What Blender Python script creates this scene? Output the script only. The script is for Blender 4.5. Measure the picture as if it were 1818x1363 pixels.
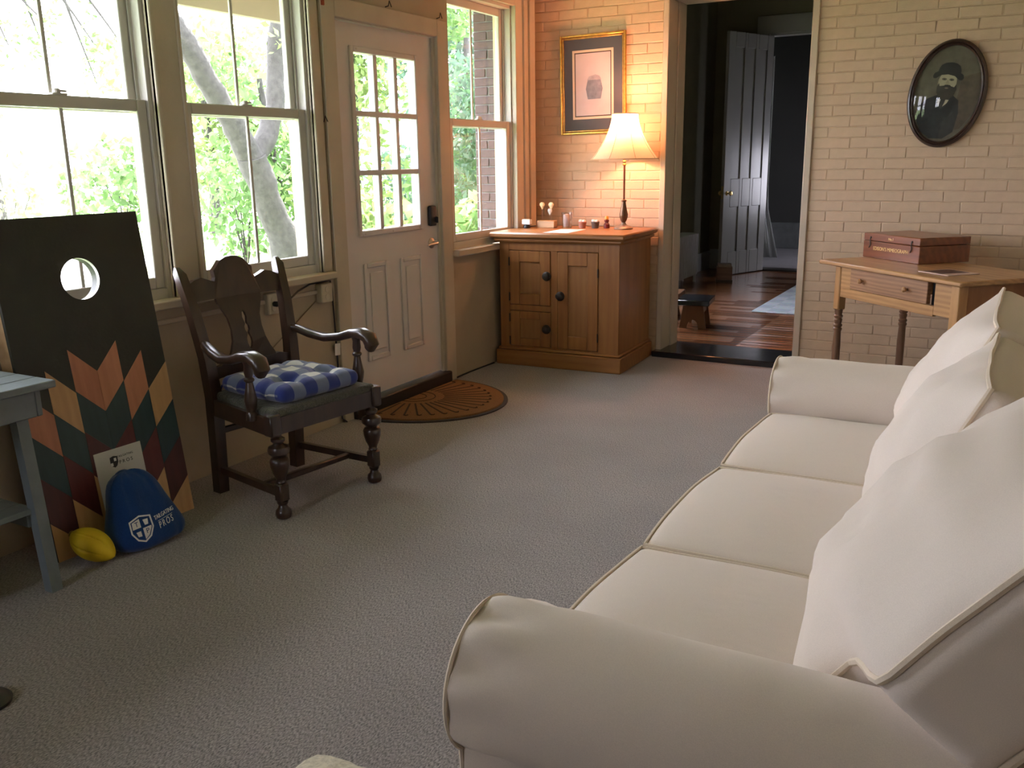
import bpy, bmesh, math, random
from mathutils import Vector, Matrix, noise
random.seed(7)
for _o in list(bpy.data.objects):
    bpy.data.objects.remove(_o)
SC = bpy.context.scene
COL = SC.collection
PI = math.pi

# ------------------------------------------------------------------ camera
yaw, pit, rol = -0.506118, 0.242737, -0.014565
_f = Vector((math.sin(yaw) * math.cos(pit), math.cos(yaw) * math.cos(pit), -math.sin(pit)))
_r = Vector((math.cos(yaw), -math.sin(yaw), 0))
_u = _r.cross(_f)
_c, _s = math.cos(rol), math.sin(rol)
_r2 = _c * _r + _s * _u
_u2 = -_s * _r + _c * _u
cam_d = bpy.data.cameras.new('camera')
cam = bpy.data.objects.new('camera', cam_d)
COL.objects.link(cam)
cam_d.sensor_fit = 'HORIZONTAL'
cam_d.sensor_width = 36.0
cam_d.lens = 1606.55 / 1818 * 36.0
cam_d.clip_start = 0.05
cam_d.clip_end = 300
M3 = Matrix((_r2, _u2, -_f)).transposed()
cam.matrix_world = Matrix.Translation((3.167, 0, 1.40)) @ M3.to_4x4()
SC.camera = cam

# ------------------------------------------------------------------ sky, sun, exposure
SKY_STRENGTH = 3.4
SUN_STRENGTH = 8.0
EXPOSURE = 2.62
world = bpy.data.worlds.new('sky')
SC.world = world
world.use_nodes = True
_bg = world.node_tree.nodes['Background']
_bg.inputs['Color'].default_value = (0.89, 0.87, 1.0, 1)
_bg.inputs['Strength'].default_value = SKY_STRENGTH
sun_d = bpy.data.lights.new('sun', 'SUN')
sun_d.energy = SUN_STRENGTH
sun_d.angle = math.radians(0.6)
sun_d.color = (1.0, 0.93, 0.88)
sun = bpy.data.objects.new('sun', sun_d)
COL.objects.link(sun)
sun.rotation_euler = Vector((0.22, -0.60, -0.77)).to_track_quat('-Z', 'Y').to_euler()
SC.view_settings.view_transform = 'Standard'
SC.view_settings.look = 'None'
SC.view_settings.gamma = 1.0
SC.view_settings.use_curve_mapping = False
SC.view_settings.exposure = EXPOSURE
try:
    SC.cycles.max_bounces = 8
    SC.cycles.diffuse_bounces = 5
    SC.cycles.transparent_max_bounces = 16
    SC.cycles.sample_clamp_indirect = 6.0
    SC.cycles.use_denoising = True
except Exception:
    pass


def portal(name, loc, sx, sy, direction):
    d = bpy.data.lights.new(name, 'AREA')
    d.shape = 'RECTANGLE'
    d.size, d.size_y = sx, sy
    d.cycles.is_portal = True
    o = bpy.data.objects.new(name, d)
    COL.objects.link(o)
    o.location = loc
    o.rotation_euler = Vector(direction).to_track_quat('-Z', 'Z').to_euler()
    return o


# ------------------------------------------------------------------ materials
MATS = {}


def nt(name):
    m = bpy.data.materials.new(name)
    m.use_nodes = True
    t = m.node_tree
    return m, t, t.nodes, t.links, t.nodes['Principled BSDF']


def rgba(c):
    return (c[0], c[1], c[2], 1)


def srgb(r, g, b):
    def f(v):
        v /= 255.0
        return v / 12.92 if v <= 0.04045 else ((v + 0.055) / 1.055) ** 2.4
    return (f(r), f(g), f(b))


def plain(name, col, rough=0.6, var=0.12, scale=14.0, bump=0.0, bscale=60.0, metal=0.0, coat=0.0, stretch=(1, 1, 1), sheen=0.0, spec=0.5):
    """base colour with slow mottling and fine relief"""
    if name in MATS:
        return MATS[name]
    m, t, N, L, b = nt(name)
    tc = N.new('ShaderNodeTexCoord')
    mp = N.new('ShaderNodeMapping')
    mp.inputs['Scale'].default_value = stretch
    L.new(tc.outputs['Object'], mp.inputs['Vector'])
    nz = N.new('ShaderNodeTexNoise')
    nz.inputs['Scale'].default_value = scale
    nz.inputs['Detail'].default_value = 5
    L.new(mp.outputs['Vector'], nz.inputs['Vector'])
    rp = N.new('ShaderNodeValToRGB')
    rp.color_ramp.elements[0].position = 0.3
    rp.color_ramp.elements[1].position = 0.72
    rp.color_ramp.elements[0].color = rgba([v * (1 - var) for v in col])
    rp.color_ramp.elements[1].color = rgba([min(1, v * (1 + var)) for v in col])
    L.new(nz.outputs['Fac'], rp.inputs['Fac'])
    L.new(rp.outputs['Color'], b.inputs['Base Color'])
    b.inputs['Roughness'].default_value = rough
    b.inputs['Metallic'].default_value = metal
    b.inputs['Specular IOR Level'].default_value = spec
    if coat:
        b.inputs['Coat Weight'].default_value = coat
        b.inputs['Coat Roughness'].default_value = 0.15
    if sheen:
        b.inputs['Sheen Weight'].default_value = sheen
        b.inputs['Sheen Roughness'].default_value = 0.5
    if bump:
        n2 = N.new('ShaderNodeTexNoise')
        n2.inputs['Scale'].default_value = bscale
        n2.inputs['Detail'].default_value = 4
        L.new(mp.outputs['Vector'], n2.inputs['Vector'])
        bp = N.new('ShaderNodeBump')
        bp.inputs['Strength'].default_value = bump
        bp.inputs['Distance'].default_value = 0.01
        L.new(n2.outputs['Fac'], bp.inputs['Height'])
        L.new(bp.outputs['Normal'], b.inputs['Normal'])
    MATS[name] = m
    return m


def wood(name, light, dark, axis='x', rough=0.45, scale=5.0, coat=0.15, ring=1.0):
    """streaky grain running along the given object axis"""
    if name in MATS:
        return MATS[name]
    m, t, N, L, b = nt(name)
    tc = N.new('ShaderNodeTexCoord')
    mp = N.new('ShaderNodeMapping')
    st = {'x': (0.12, 1, 1), 'y': (1, 0.12, 1), 'z': (1, 1, 0.12)}[axis]
    mp.inputs['Scale'].default_value = [v * scale for v in st]
    L.new(tc.outputs['Object'], mp.inputs['Vector'])
    nz = N.new('ShaderNodeTexNoise')
    nz.inputs['Scale'].default_value = 3.0
    nz.inputs['Detail'].default_value = 8
    nz.inputs['Roughness'].default_value = 0.65
    L.new(mp.outputs['Vector'], nz.inputs['Vector'])
    wv = N.new('ShaderNodeTexWave')
    wv.wave_type = 'RINGS'
    wv.rings_direction = axis.upper()
    wv.inputs['Scale'].default_value = 1.3 * ring
    wv.inputs['Distortion'].default_value = 5.0
    wv.inputs['Detail'].default_value = 3
    L.new(mp.outputs['Vector'], wv.inputs['Vector'])
    mx = N.new('ShaderNodeMix')
    mx.data_type = 'FLOAT'
    mx.inputs[0].default_value = 0.12 * ring
    L.new(nz.outputs['Fac'], mx.inputs[2])
    L.new(wv.outputs['Fac'], mx.inputs[3])
    rp = N.new('ShaderNodeValToRGB')
    rp.color_ramp.elements[0].position = 0.25
    rp.color_ramp.elements[1].position = 0.75
    rp.color_ramp.elements[0].color = rgba(dark)
    rp.color_ramp.elements[1].color = rgba(light)
    L.new(mx.outputs[0], rp.inputs['Fac'])
    L.new(rp.outputs['Color'], b.inputs['Base Color'])
    b.inputs['Roughness'].default_value = rough
    b.inputs['Coat Weight'].default_value = coat
    b.inputs['Coat Roughness'].default_value = 0.25
    bp = N.new('ShaderNodeBump')
    bp.inputs['Strength'].default_value = 0.12
    bp.inputs['Distance'].default_value = 0.004
    L.new(nz.outputs['Fac'], bp.inputs['Height'])
    L.new(bp.outputs['Normal'], b.inputs['Normal'])
    MATS[name] = m
    return m


def fabric(name, col, var=0.06, weave=900.0, wr=0.25, sheen=0.25, wscale=9.0):
    """woven cloth: fine crossed threads plus soft wrinkles"""
    if name in MATS:
        return MATS[name]
    m, t, N, L, b = nt(name)
    tc = N.new('ShaderNodeTexCoord')
    nz = N.new('ShaderNodeTexNoise')
    nz.inputs['Scale'].default_value = wscale
    nz.inputs['Detail'].default_value = 3
    L.new(tc.outputs['Object'], nz.inputs['Vector'])
    n2 = N.new('ShaderNodeTexNoise')
    n2.inputs['Scale'].default_value = weave
    n2.inputs['Detail'].default_value = 1
    L.new(tc.outputs['Object'], n2.inputs['Vector'])
    rp = N.new('ShaderNodeValToRGB')
    rp.color_ramp.elements[0].position = 0.3
    rp.color_ramp.elements[1].position = 0.7
    rp.color_ramp.elements[0].color = rgba([v * (1 - var) for v in col])
    rp.color_ramp.elements[1].color = rgba([min(1, v * (1 + var)) for v in col])
    L.new(n2.outputs['Fac'], rp.inputs['Fac'])
    L.new(rp.outputs['Color'], b.inputs['Base Color'])
    b.inputs['Roughness'].default_value = 0.9
    b.inputs['Specular IOR Level'].default_value = 0.15
    b.inputs['Sheen Weight'].default_value = sheen
    ad = N.new('ShaderNodeMath')
    ad.operation = 'MULTIPLY_ADD'
    ad.inputs[1].default_value = 0.06
    L.new(n2.outputs['Fac'], ad.inputs[0])
    L.new(nz.outputs['Fac'], ad.inputs[2])
    bp = N.new('ShaderNodeBump')
    bp.inputs['Strength'].default_value = wr
    bp.inputs['Distance'].default_value = 0.02
    L.new(ad.outputs[0], bp.inputs['Height'])
    L.new(bp.outputs['Normal'], b.inputs['Normal'])
    MATS[name] = m
    return m


def glass_pane(name='window_glass', tint=(0.97, 0.985, 0.98), refl=0.06):
    if name in MATS:
        return MATS[name]
    m, t, N, L, b = nt(name)
    N.remove(b)
    out = [n for n in N if n.type == 'OUTPUT_MATERIAL'][0]
    tr = N.new('ShaderNodeBsdfTransparent')
    tr.inputs['Color'].default_value = rgba(tint)
    gl = N.new('ShaderNodeBsdfGlossy')
    gl.inputs['Roughness'].default_value = 0.02
    nz = N.new('ShaderNodeTexNoise')
    nz.inputs['Scale'].default_value = 3.0
    lw = N.new('ShaderNodeLayerWeight')
    pw = N.new('ShaderNodeMath')
    pw.operation = 'POWER'
    pw.inputs[1].default_value = 5.0
    L.new(lw.outputs['Facing'], pw.inputs[0])
    fr = N.new('ShaderNodeMath')
    fr.operation = 'MULTIPLY_ADD'
    fr.inputs[1].default_value = 0.9
    fr.inputs[2].default_value = 0.035
    L.new(pw.outputs[0], fr.inputs[0])
    bp = N.new('ShaderNodeBump')
    bp.inputs['Strength'].default_value = 0.02
    L.new(nz.outputs['Fac'], bp.inputs['Height'])
    L.new(bp.outputs['Normal'], gl.inputs['Normal'])
    mx = N.new('ShaderNodeMixShader')
    L.new(fr.outputs[0], mx.inputs['Fac'])
    L.new(tr.outputs['BSDF'], mx.inputs[1])
    L.new(gl.outputs['BSDF'], mx.inputs[2])
    L.new(mx.outputs['Shader'], out.inputs['Surface'])
    MATS[name] = m
    return m


# colours
M_TRIM = plain('cream_trim_paint', (0.50, 0.43, 0.33), 0.5, 0.06, 6, 0.08, 40)
M_VINYL = plain('white_vinyl', (0.54, 0.51, 0.46), 0.4, 0.03, 8)
M_WALL = plain('tan_wall_paint', (0.42, 0.34, 0.24), 0.7, 0.05, 5, 0.1, 90)
M_BRICKP = plain('tan_painted_brick', (0.55, 0.415, 0.285), 0.65, 0.05, 16, 0.12, 120)
M_JOINTP = plain('tan_painted_mortar', (0.52, 0.39, 0.268), 0.7, 0.06, 30, 0.15, 150)
M_DOORW = plain('white_door_paint', (0.63, 0.585, 0.565), 0.45, 0.03, 4)
M_BLACK = plain('black_plastic', (0.012, 0.012, 0.013), 0.4, 0.2, 20)
M_BLACKGLOSS = plain('black_gloss_paint', (0.010, 0.012, 0.016), 0.22, 0.3, 9, coat=0.5)
M_DARKSTRIP = plain('dark_bronze', (0.03, 0.024, 0.02), 0.4, 0.2, 20)
M_NICKEL = plain('satin_nickel', (0.62, 0.56, 0.5), 0.3, 0.05, 20, metal=1.0)
M_BRASS = plain('old_brass', (0.65, 0.46, 0.18), 0.3, 0.15, 30, metal=1.0)
M_IRON = plain('dark_iron', (0.05, 0.042, 0.035), 0.45, 0.3, 40, metal=0.7)
M_SOFA = fabric('cream_canvas', (0.70, 0.615, 0.54), 0.05, 700, 0.22, 0.2, 7.0)
M_PIPE = fabric('cream_piping', (0.66, 0.56, 0.44), 0.05, 700, 0.1, 0.2, 30.0)
M_GLASS = glass_pane()
M_CHAIR = wood('dark_walnut', (0.055, 0.028, 0.016), (0.018, 0.010, 0.007), 'z', 0.3, 6, 0.35)
M_PINE = wood('honey_pine', (0.36, 0.155, 0.042), (0.22, 0.085, 0.021), 'z', 0.42, 5, 0.2)
M_PINEX = wood('honey_pine_flat', (0.38, 0.17, 0.05), (0.24, 0.098, 0.027), 'x', 0.42, 5, 0.2)
M_OAK = wood('oak', (0.52, 0.30, 0.12), (0.27, 0.13, 0.05), 'x', 0.4, 6, 0.25, 1.6)
M_OAKZ = wood('oak_upright', (0.50, 0.28, 0.11), (0.30, 0.15, 0.055), 'z', 0.4, 6, 0.25)
M_OAKLEG = wood('brown_leg', (0.22, 0.11, 0.055), (0.12, 0.06, 0.03), 'z', 0.4, 6, 0.25)
M_MAHOG = wood('mahogany', (0.26, 0.085, 0.03), (0.12, 0.035, 0.014), 'x', 0.3, 6, 0.4)
M_GREYP = plain('blue_grey_paint', (0.17, 0.20, 0.21), 0.55, 0.12, 10, 0.15, 50)
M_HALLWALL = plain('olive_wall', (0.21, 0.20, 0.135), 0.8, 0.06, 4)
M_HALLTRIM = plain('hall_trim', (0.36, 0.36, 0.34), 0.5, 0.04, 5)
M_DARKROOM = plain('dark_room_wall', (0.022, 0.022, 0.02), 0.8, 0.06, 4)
M_WHITEP = plain('white_print', (0.75, 0.74, 0.72), 0.7, 0.02, 5)


# ------------------------------------------------------------------ mesh helpers
class MB:
    def __init__(self):
        self.v, self.f, self.m = [], [], []

    def add(self, vs, fs, T=None, mi=0):
        o = len(self.v)
        for p in vs:
            p = Vector(p)
            self.v.append(T @ p if T is not None else p)
        for f in fs:
            self.f.append([i + o for i in f])
            self.m.append(mi)
        return self

    def box(self, x0, x1, y0, y1, z0, z1, b=0.0, T=None, mi=0):
        if b <= 0:
            vs = [(x, y, z) for x in (x0, x1) for y in (y0, y1) for z in (z0, z1)]
            fs = [(0, 1, 3, 2), (4, 6, 7, 5), (0, 4, 5, 1), (2, 3, 7, 6), (0, 2, 6, 4), (1, 5, 7, 3)]
            return self.add(vs, fs, T, mi)
        b = min(b, (x1 - x0) * .45, (y1 - y0) * .45, (z1 - z0) * .45)
        lo, hi = (x0, y0, z0), (x1, y1, z1)
        vs, idx = [], {}
        for sx in (0, 1):
            for sy in (0, 1):
                for sz in (0, 1):
                    s = (sx, sy, sz)
                    for a in range(3):
                        p = []
                        for k in range(3):
                            e = hi[k] if s[k] else lo[k]
                            p.append(e if k == a else e + (b if not s[k] else -b))
                        idx[(s, a)] = len(vs)
                        vs.append(p)
        fs = []
        for a in range(3):
            o1, o2 = (a + 1) % 3, (a + 2) % 3
            for side in (0, 1):
                q = []
                for (p1, p2) in ((0, 0), (1, 0), (1, 1), (0, 1)):
                    s = [0, 0, 0]
                    s[a], s[o1], s[o2] = side, p1, p2
                    q.append(idx[(tuple(s), a)])
                fs.append(q if side else q[::-1])
        for a in range(3):
            o1, o2 = (a + 1) % 3, (a + 2) % 3
            for p1 in (0, 1):
                for p2 in (0, 1):
                    s0, s1 = [0, 0, 0], [0, 0, 0]
                    s0[o1] = s1[o1] = p1
                    s0[o2] = s1[o2] = p2
                    s1[a] = 1
                    q = [idx[(tuple(s0), o1)], idx[(tuple(s1), o1)], idx[(tuple(s1), o2)], idx[(tuple(s0), o2)]]
                    fs.append(q if (p1 + p2) % 2 else q[::-1])
        for s in [(i, j, k) for i in (0, 1) for j in (0, 1) for k in (0, 1)]:
            q = [idx[(s, 0)], idx[(s, 1)], idx[(s, 2)]]
            fs.append(q if sum(s) % 2 else q[::-1])
        return self.add(vs, fs, T, mi)

    def lathe(self, prof, seg=20, T=None, mi=0, cap=True):
        vs, fs = [], []
        n = len(prof)
        for r, z in prof:
            for k in range(seg):
                a = 2 * PI * k / seg
                vs.append((r * math.cos(a), r * math.sin(a), z))
        for i in range(n - 1):
            for k in range(seg):
                k2 = (k + 1) % seg
                fs.append((i * seg + k, i * seg + k2, (i + 1) * seg + k2, (i + 1) * seg + k))
        if cap:
            fs.append(list(range(seg))[::-1])
            fs.append([(n - 1) * seg + k for k in range(seg)])
        return self.add(vs, fs, T, mi)

    def tube(self, pts, rad, seg=8, closed=False, T=None, mi=0):
        pts = [Vector(p) for p in pts]
        n = len(pts)
        rads = rad if isinstance(rad, (list, tuple)) else [rad] * n
        vs, fs = [], []
        up = None
        for i in range(n):
            if closed:
                d = (pts[(i + 1) % n] - pts[i - 1])
            else:
                d = pts[min(i + 1, n - 1)] - pts[max(i - 1, 0)]
            if d.length < 1e-9:
                d = Vector((0, 0, 1))
            d.normalize()
            if up is None:
                up = Vector((0, 0, 1)) if abs(d.z) < 0.9 else Vector((1, 0, 0))
            a = d.cross(up)
            if a.length < 1e-6:
                a = d.orthogonal()
            a.normalize()
            b_ = a.cross(d).normalized()
            up = b_
            for k in range(seg):
                t = 2 * PI * k / seg
                vs.append(pts[i] + (a * math.cos(t) + b_ * math.sin(t)) * rads[i])
        m = n if closed else n - 1
        for i in range(m):
            j = (i + 1) % n
            for k in range(seg):
                k2 = (k + 1) % seg
                fs.append((i * seg + k, i * seg + k2, j * seg + k2, j * seg + k))
        if not closed:
            fs.append(list(range(seg))[::-1])
            fs.append([(n - 1) * seg + k for k in range(seg)])
        return self.add(vs, fs, T, mi)

    def prism(self, poly, d0, d1, plane='xy', T=None, mi=0):
        """extrude a 2D outline; plane gives the two outline axes"""
        ax = {'xy': (0, 1, 2), 'yz': (1, 2, 0), 'xz': (0, 2, 1)}[plane]
        vs = []
        for d in (d0, d1):
            for p in poly:
                q = [0, 0, 0]
                q[ax[0]], q[ax[1]], q[ax[2]] = p[0], p[1], d
                vs.append(q)
        n = len(poly)
        fs = [list(range(n))[::-1], [n + k for k in range(n)]]
        for k in range(n):
            k2 = (k + 1) % n
            fs.append((k, k2, n + k2, n + k))
        return self.add(vs, fs, T, mi)

    def rbox(self, h, r, n=10, fn=None, T=None, mi=0):
        """rounded box of half sizes h, corner radius r, dense grid, optional deform"""
        vs, fs, key = [], [], {}

        def coords(hh):
            out = []
            k = 4
            for i in range(k):
                out.append(-hh + r * (1 - math.cos(PI / 2 * i / k)))
            for i in range(n + 1):
                out.append(-hh + r + (2 * hh - 2 * r) * i / n)
            for i in range(k - 1, -1, -1):
                out.append(hh - r * (1 - math.cos(PI / 2 * i / k)))
            return out
        cs = [coords(h[i]) for i in range(3)]

        def vid(p):
            kx = (round(p[0], 6), round(p[1], 6), round(p[2], 6))
            if kx in key:
                return key[kx]
            inn = [max(-(h[i] - r), min(h[i] - r, p[i])) for i in range(3)]
            d = Vector([p[i] - inn[i] for i in range(3)])
            if d.length > 1e-9:
                d.normalize()
            q = Vector(inn) + d * r
            if fn:
                q = Vector(fn(q))
            key[kx] = len(vs)
            vs.append(q)
            return key[kx]
        for a in range(3):
            o1, o2 = (a + 1) % 3, (a + 2) % 3
            for side in (-1, 1):
                for i in range(len(cs[o1]) - 1):
                    for j in range(len(cs[o2]) - 1):
                        q = []
                        for (ii, jj) in ((i, j), (i + 1, j), (i + 1, j + 1), (i, j + 1)):
                            p = [0, 0, 0]
                            p[a] = side * h[a]
                            p[o1] = cs[o1][ii]
                            p[o2] = cs[o2][jj]
                            q.append(vid(p))
                        if len(set(q)) < 3:
                            continue
                        fs.append(q if side > 0 else q[::-1])
        return self.add(vs, fs, T, mi)

    def mesh(self, name, mat, angle=38):
        me = bpy.data.meshes.new(name)
        me.from_pydata([tuple(p) for p in self.v], [], self.f)
        for m in (mat if isinstance(mat, (list, tuple)) else [mat]):
            me.materials.append(m)
        if isinstance(mat, (list, tuple)):
            me.polygons.foreach_set('material_index', self.m)
        me.polygons.foreach_set('use_smooth', [True] * len(me.polygons))
        me.update()
        try:
            me.set_sharp_from_angle(angle=math.radians(angle))
        except Exception:
            pass
        return me

    def build(self, name, mat, parent=None, angle=38, label=None):
        o = bpy.data.objects.new(name, self.mesh(name, mat, angle))
        COL.objects.link(o)
        if parent is not None:
            o.parent = parent
        if label:
            o['label'] = label
        return o


def thing(name, label, cat, loc=(0, 0, 0), rotz=0.0, group=None):
    o = bpy.data.objects.new(name, None)
    o.empty_display_size = 0.1
    COL.objects.link(o)
    o.location = loc
    o.rotation_euler = (0, 0, rotz)
    o['label'] = label
    o['category'] = cat
    if group:
        o['group'] = group
    return o


def tag(o, label, cat, group=None):
    o['label'] = label
    o['category'] = cat
    if group:
        o['group'] = group
    return o


def struct(name, loc=None):
    o = bpy.data.objects.new(name, None)
    COL.objects.link(o)
    o['kind'] = 'structure'
    if loc:
        o.location = loc
    return o


def setstruct(o):
    o['kind'] = 'structure'
    return o


def share(me, name, parent, loc=(0, 0, 0), rot=(0, 0, 0)):
    o = bpy.data.objects.new(name, me)
    COL.objects.link(o)
    o.parent = parent
    o.location = loc
    o.rotation_euler = rot
    return o


def text(body, size, mat, parent, T, name='lettering', extrude=0.0006, spacing=1.0, align='CENTER', sx=1.0):
    cu = bpy.data.curves.new(name, 'FONT')
    cu.body = body
    cu.size = size
    cu.extrude = extrude
    cu.align_x = align
    cu.align_y = 'CENTER'
    cu.space_character = spacing
    o = bpy.data.objects.new(name + '_curve', cu)
    COL.objects.link(o)
    dg = bpy.context.evaluated_depsgraph_get()
    me = bpy.data.meshes.new_from_object(o.evaluated_get(dg))
    bpy.data.objects.remove(o)
    bpy.data.curves.remove(cu)
    me.transform(T @ Matrix.Diagonal((sx, 1, 1, 1)))
    me.materials.clear()
    me.materials.append(mat)
    t = bpy.data.objects.new(name, me)
    COL.objects.link(t)
    t.parent = parent
    return t


def basis(o, u, v, n):
    """matrix with columns u, v, n and origin o"""
    u, v, n = Vector(u), Vector(v), Vector(n)
    M = Matrix((u, v, n)).transposed().to_4x4()
    M.translation = Vector(o)
    return M


def arc(cx, cy, r, a0, a1, n):
    return [(cx + r * math.cos(a0 + (a1 - a0) * i / n), cy + r * math.sin(a0 + (a1 - a0) * i / n)) for i in range(n + 1)]


def smooth(a, b, x):
    t = max(0.0, min(1.0, (x - a) / (b - a)))
    return t * t * (3 - 2 * t)

# ================================================================== THE ROOM
YB = 6.20          # face of the painted brick wall
YF = -1.60         # wall behind the camera
XR = 3.75          # wall behind the sofa
ZC = 2.56          # ceiling

# carpet
def carpet_material():
    m, t, N, L, b = nt('grey_brown_carpet')
    tc = N.new('ShaderNodeTexCoord')
    n1 = N.new('ShaderNodeTexNoise'); n1.inputs['Scale'].default_value = 240; n1.inputs['Detail'].default_value = 3
    n2 = N.new('ShaderNodeTexNoise'); n2.inputs['Scale'].default_value = 2.2; n2.inputs['Detail'].default_value = 4
    mp = N.new('ShaderNodeMapping'); mp.inputs['Scale'].default_value = (1, 0.45, 1); mp.inputs['Rotation'].default_value = (0, 0, 0.5)
    L.new(tc.outputs['Object'], mp.inputs['Vector']); L.new(mp.outputs['Vector'], n1.inputs['Vector']); L.new(tc.outputs['Object'], n2.inputs['Vector'])
    r1 = N.new('ShaderNodeValToRGB')
    r1.color_ramp.elements[0].position = 0.32; r1.color_ramp.elements[1].position = 0.68
    r1.color_ramp.elements[0].color = (0.085, 0.075, 0.072, 1); r1.color_ramp.elements[1].color = (0.36, 0.318, 0.300, 1)
    L.new(n1.outputs['Fac'], r1.inputs['Fac'])
    r2 = N.new('ShaderNodeValToRGB')
    r2.color_ramp.elements[0].position = 0.3; r2.color_ramp.elements[1].position = 0.7
    r2.color_ramp.elements[0].color = (0.86, 0.86, 0.86, 1); r2.color_ramp.elements[1].color = (1.05, 1.05, 1.05, 1)
    L.new(n2.outputs['Fac'], r2.inputs['Fac'])
    mx = N.new('ShaderNodeMix'); mx.data_type = 'RGBA'; mx.blend_type = 'MULTIPLY'; mx.inputs[0].default_value = 1.0
    L.new(r1.outputs['Color'], mx.inputs[6]); L.new(r2.outputs['Color'], mx.inputs[7])
    L.new(mx.outputs[2], b.inputs['Base Color'])
    b.inputs['Roughness'].default_value = 0.95; b.inputs['Specular IOR Level'].default_value = 0.1
    b.inputs['Sheen Weight'].default_value = 0.35
    bp = N.new('ShaderNodeBump'); bp.inputs['Strength'].default_value = 0.35; bp.inputs['Distance'].default_value = 0.004
    L.new(n1.outputs['Fac'], bp.inputs['Height']); L.new(bp.outputs['Normal'], b.inputs['Normal'])
    return m

setstruct(MB().box(-0.02, XR, YF, YB + .02, -0.12, 0.0).build('floor', carpet_material()))
setstruct(MB().box(-0.9, XR + .15, YF - .15, 6.5, ZC, ZC + .15).build('ceiling', plain('cream_ceiling', (0.55, 0.5, 0.4), 0.7, 0.04, 3)))

# left wall: openings
WINS = [(0.935, 1.75), (1.895, 2.71), (2.855, 3.675), (4.965, 5.80)]  # first opening is an unseen window, added to let in more daylight
ZS, ZT = 0.82, 2.42
wl = MB()
edges = [YF] + [v for w in WINS[:3] for v in w]
for i in range(0, len(edges), 2):
    a, b_ = edges[i], (edges[i + 1] if i + 1 < len(edges) else 3.86)
    wl.box(-0.16, 0.0, a, b_, ZS, ZT)
wl.box(-0.16, 0.0, 4.822, 4.965, ZS, ZT)
wl.box(-0.16, 0.0, 5.80, 6.08, ZS, ZT)
wl.box(-0.16, 0.0, YF, 3.86, -0.1, ZS)
wl.box(-0.16, 0.0, 4.822, 6.08, -0.1, ZS)
wl.box(-0.16, 0.0, YF, 3.86, ZT, ZC)
wl.box(-0.16, 0.0, 3.86, 4.822, 2.135, ZC)
wl.box(-0.16, 0.0, 4.822, 6.08, ZT, ZC)
wl.box(-0.16, -0.075, 6.08, YB, -0.1, ZC)
setstruct(wl.build('wall_left', M_WALL))
setstruct(MB().box(XR, XR + .15, YF, YB + .3, -0.1, ZC).build('wall_right', M_WALL))
wf = MB()
wf.box(-0.16, .5, YF - .15, YF, -0.1, ZC)
wf.box(1.2, XR + .15, YF - .15, YF, -0.1, ZC)
wf.box(.5, 1.2, YF - .15, YF, -0.1, 1.1)
wf.box(.5, 1.2, YF - .15, YF, 2.05, ZC)
setstruct(wf.build('wall_front', M_WALL))
w_f = struct('window_6')  # unseen window, added so daylight reaches the sofa arm and cushion sides
fr = MB()
for x in (.5, .825, 1.15):
    fr.box(x, x + .05, YF - .10, YF - .03, 1.1, 2.05, .004)
for z in (1.1, 1.55, 2.0):
    fr.box(.5, 1.2, YF - .095, YF - .035, z, z + .05, .004)
fr.build('window_frame', M_VINYL, w_f)
MB().box(.51, 1.19, YF - .07, YF - .064, 1.11, 2.04).build('pane', M_GLASS, w_f)
portal('daylight_portal', (.85, YF - .16, 1.575), .7, .95, (0, 1, 0))


def window(num, y0, y1, z0=0.84, z1=2.42):
    w = struct('window_%d' % num)
    # vinyl frame lining the opening
    f = MB()
    f.box(-0.125, -0.012, y0, y0 + .022, z0, z1, .002)
    f.box(-0.125, -0.012, y1 - .022, y1, z0, z1, .002)
    f.box(-0.125, -0.012, y0 + .022, y1 - .022, z1 - .022, z1, .002)
    f.box(-0.125, -0.012, y0 + .022, y1 - .022, z0, z0 + .045, .002)
    f.box(-0.068, -0.060, y0 + .022, y0 + .034, z0, z1)
    f.box(-0.068, -0.060, y1 - .034, y1 - .022, z0, z1)
    f.build('window_frame', M_VINYL, w)
    a, b_ = y0 + .022, y1 - .022
    zm0, zm1 = 1.613, 1.660

    def sash(name, x0, x1, zb, zt, rb, rt):
        s = MB()
        s.box(x0, x1, a, a + .048, zb, zt, .004)
        s.box(x0, x1, b_ - .048, b_, zb, zt, .004)
        s.box(x0, x1, a + .048, b_ - .048, zb, zb + rb, .004)
        s.box(x0, x1, a + .048, b_ - .048, zt - rt, zt, .004)
        so = s.build(name, M_VINYL, w)
        xm = (x0 + x1) / 2
        g = MB().box(xm - .003, xm + .003, a + .045, b_ - .045, zb + rb - .003, zt - rt + .003).build('pane', M_GLASS, so)
        c = (a + b_) / 2
        MB().box(xm - .006, xm + .006, c - .008, c + .008, zb + rb, zt - rt, .002).build('muntin', M_VINYL, so)
        return so
    lo = sash('lower_sash', -0.056, -0.024, z0 + .045, zm1, .05, .047)
    sash('upper_sash', -0.104, -0.072, zm0 - .005, z1 - .022, .047, .05)
    c = (a + b_) / 2
    k = MB()
    k.box(-0.052, -0.026, c - .032, c + .032, zm1, zm1 + .008, .003)
    k.lathe([(.013, 0), (.013, .012), (.008, .016)], 12, Matrix.Translation((-.038, c - .006, zm1 + .008)))
    k.box(-0.046, -0.034, c, c + .035, zm1 + .012, zm1 + .02, .003)
    k.build('sash_lock', M_VINYL, lo)
    return w


for i, (a, b_) in enumerate(WINS):
    window(i + 1, a, b_)
    portal('daylight_portal', (-0.175, (a + b_) / 2, 1.62), b_ - a, 1.6, (1, 0, 0))

# casings, stools and rails on the left wall
def trim(num, mb, mat=M_TRIM):
    return setstruct(mb.build('trim_%d' % num, mat))

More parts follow.
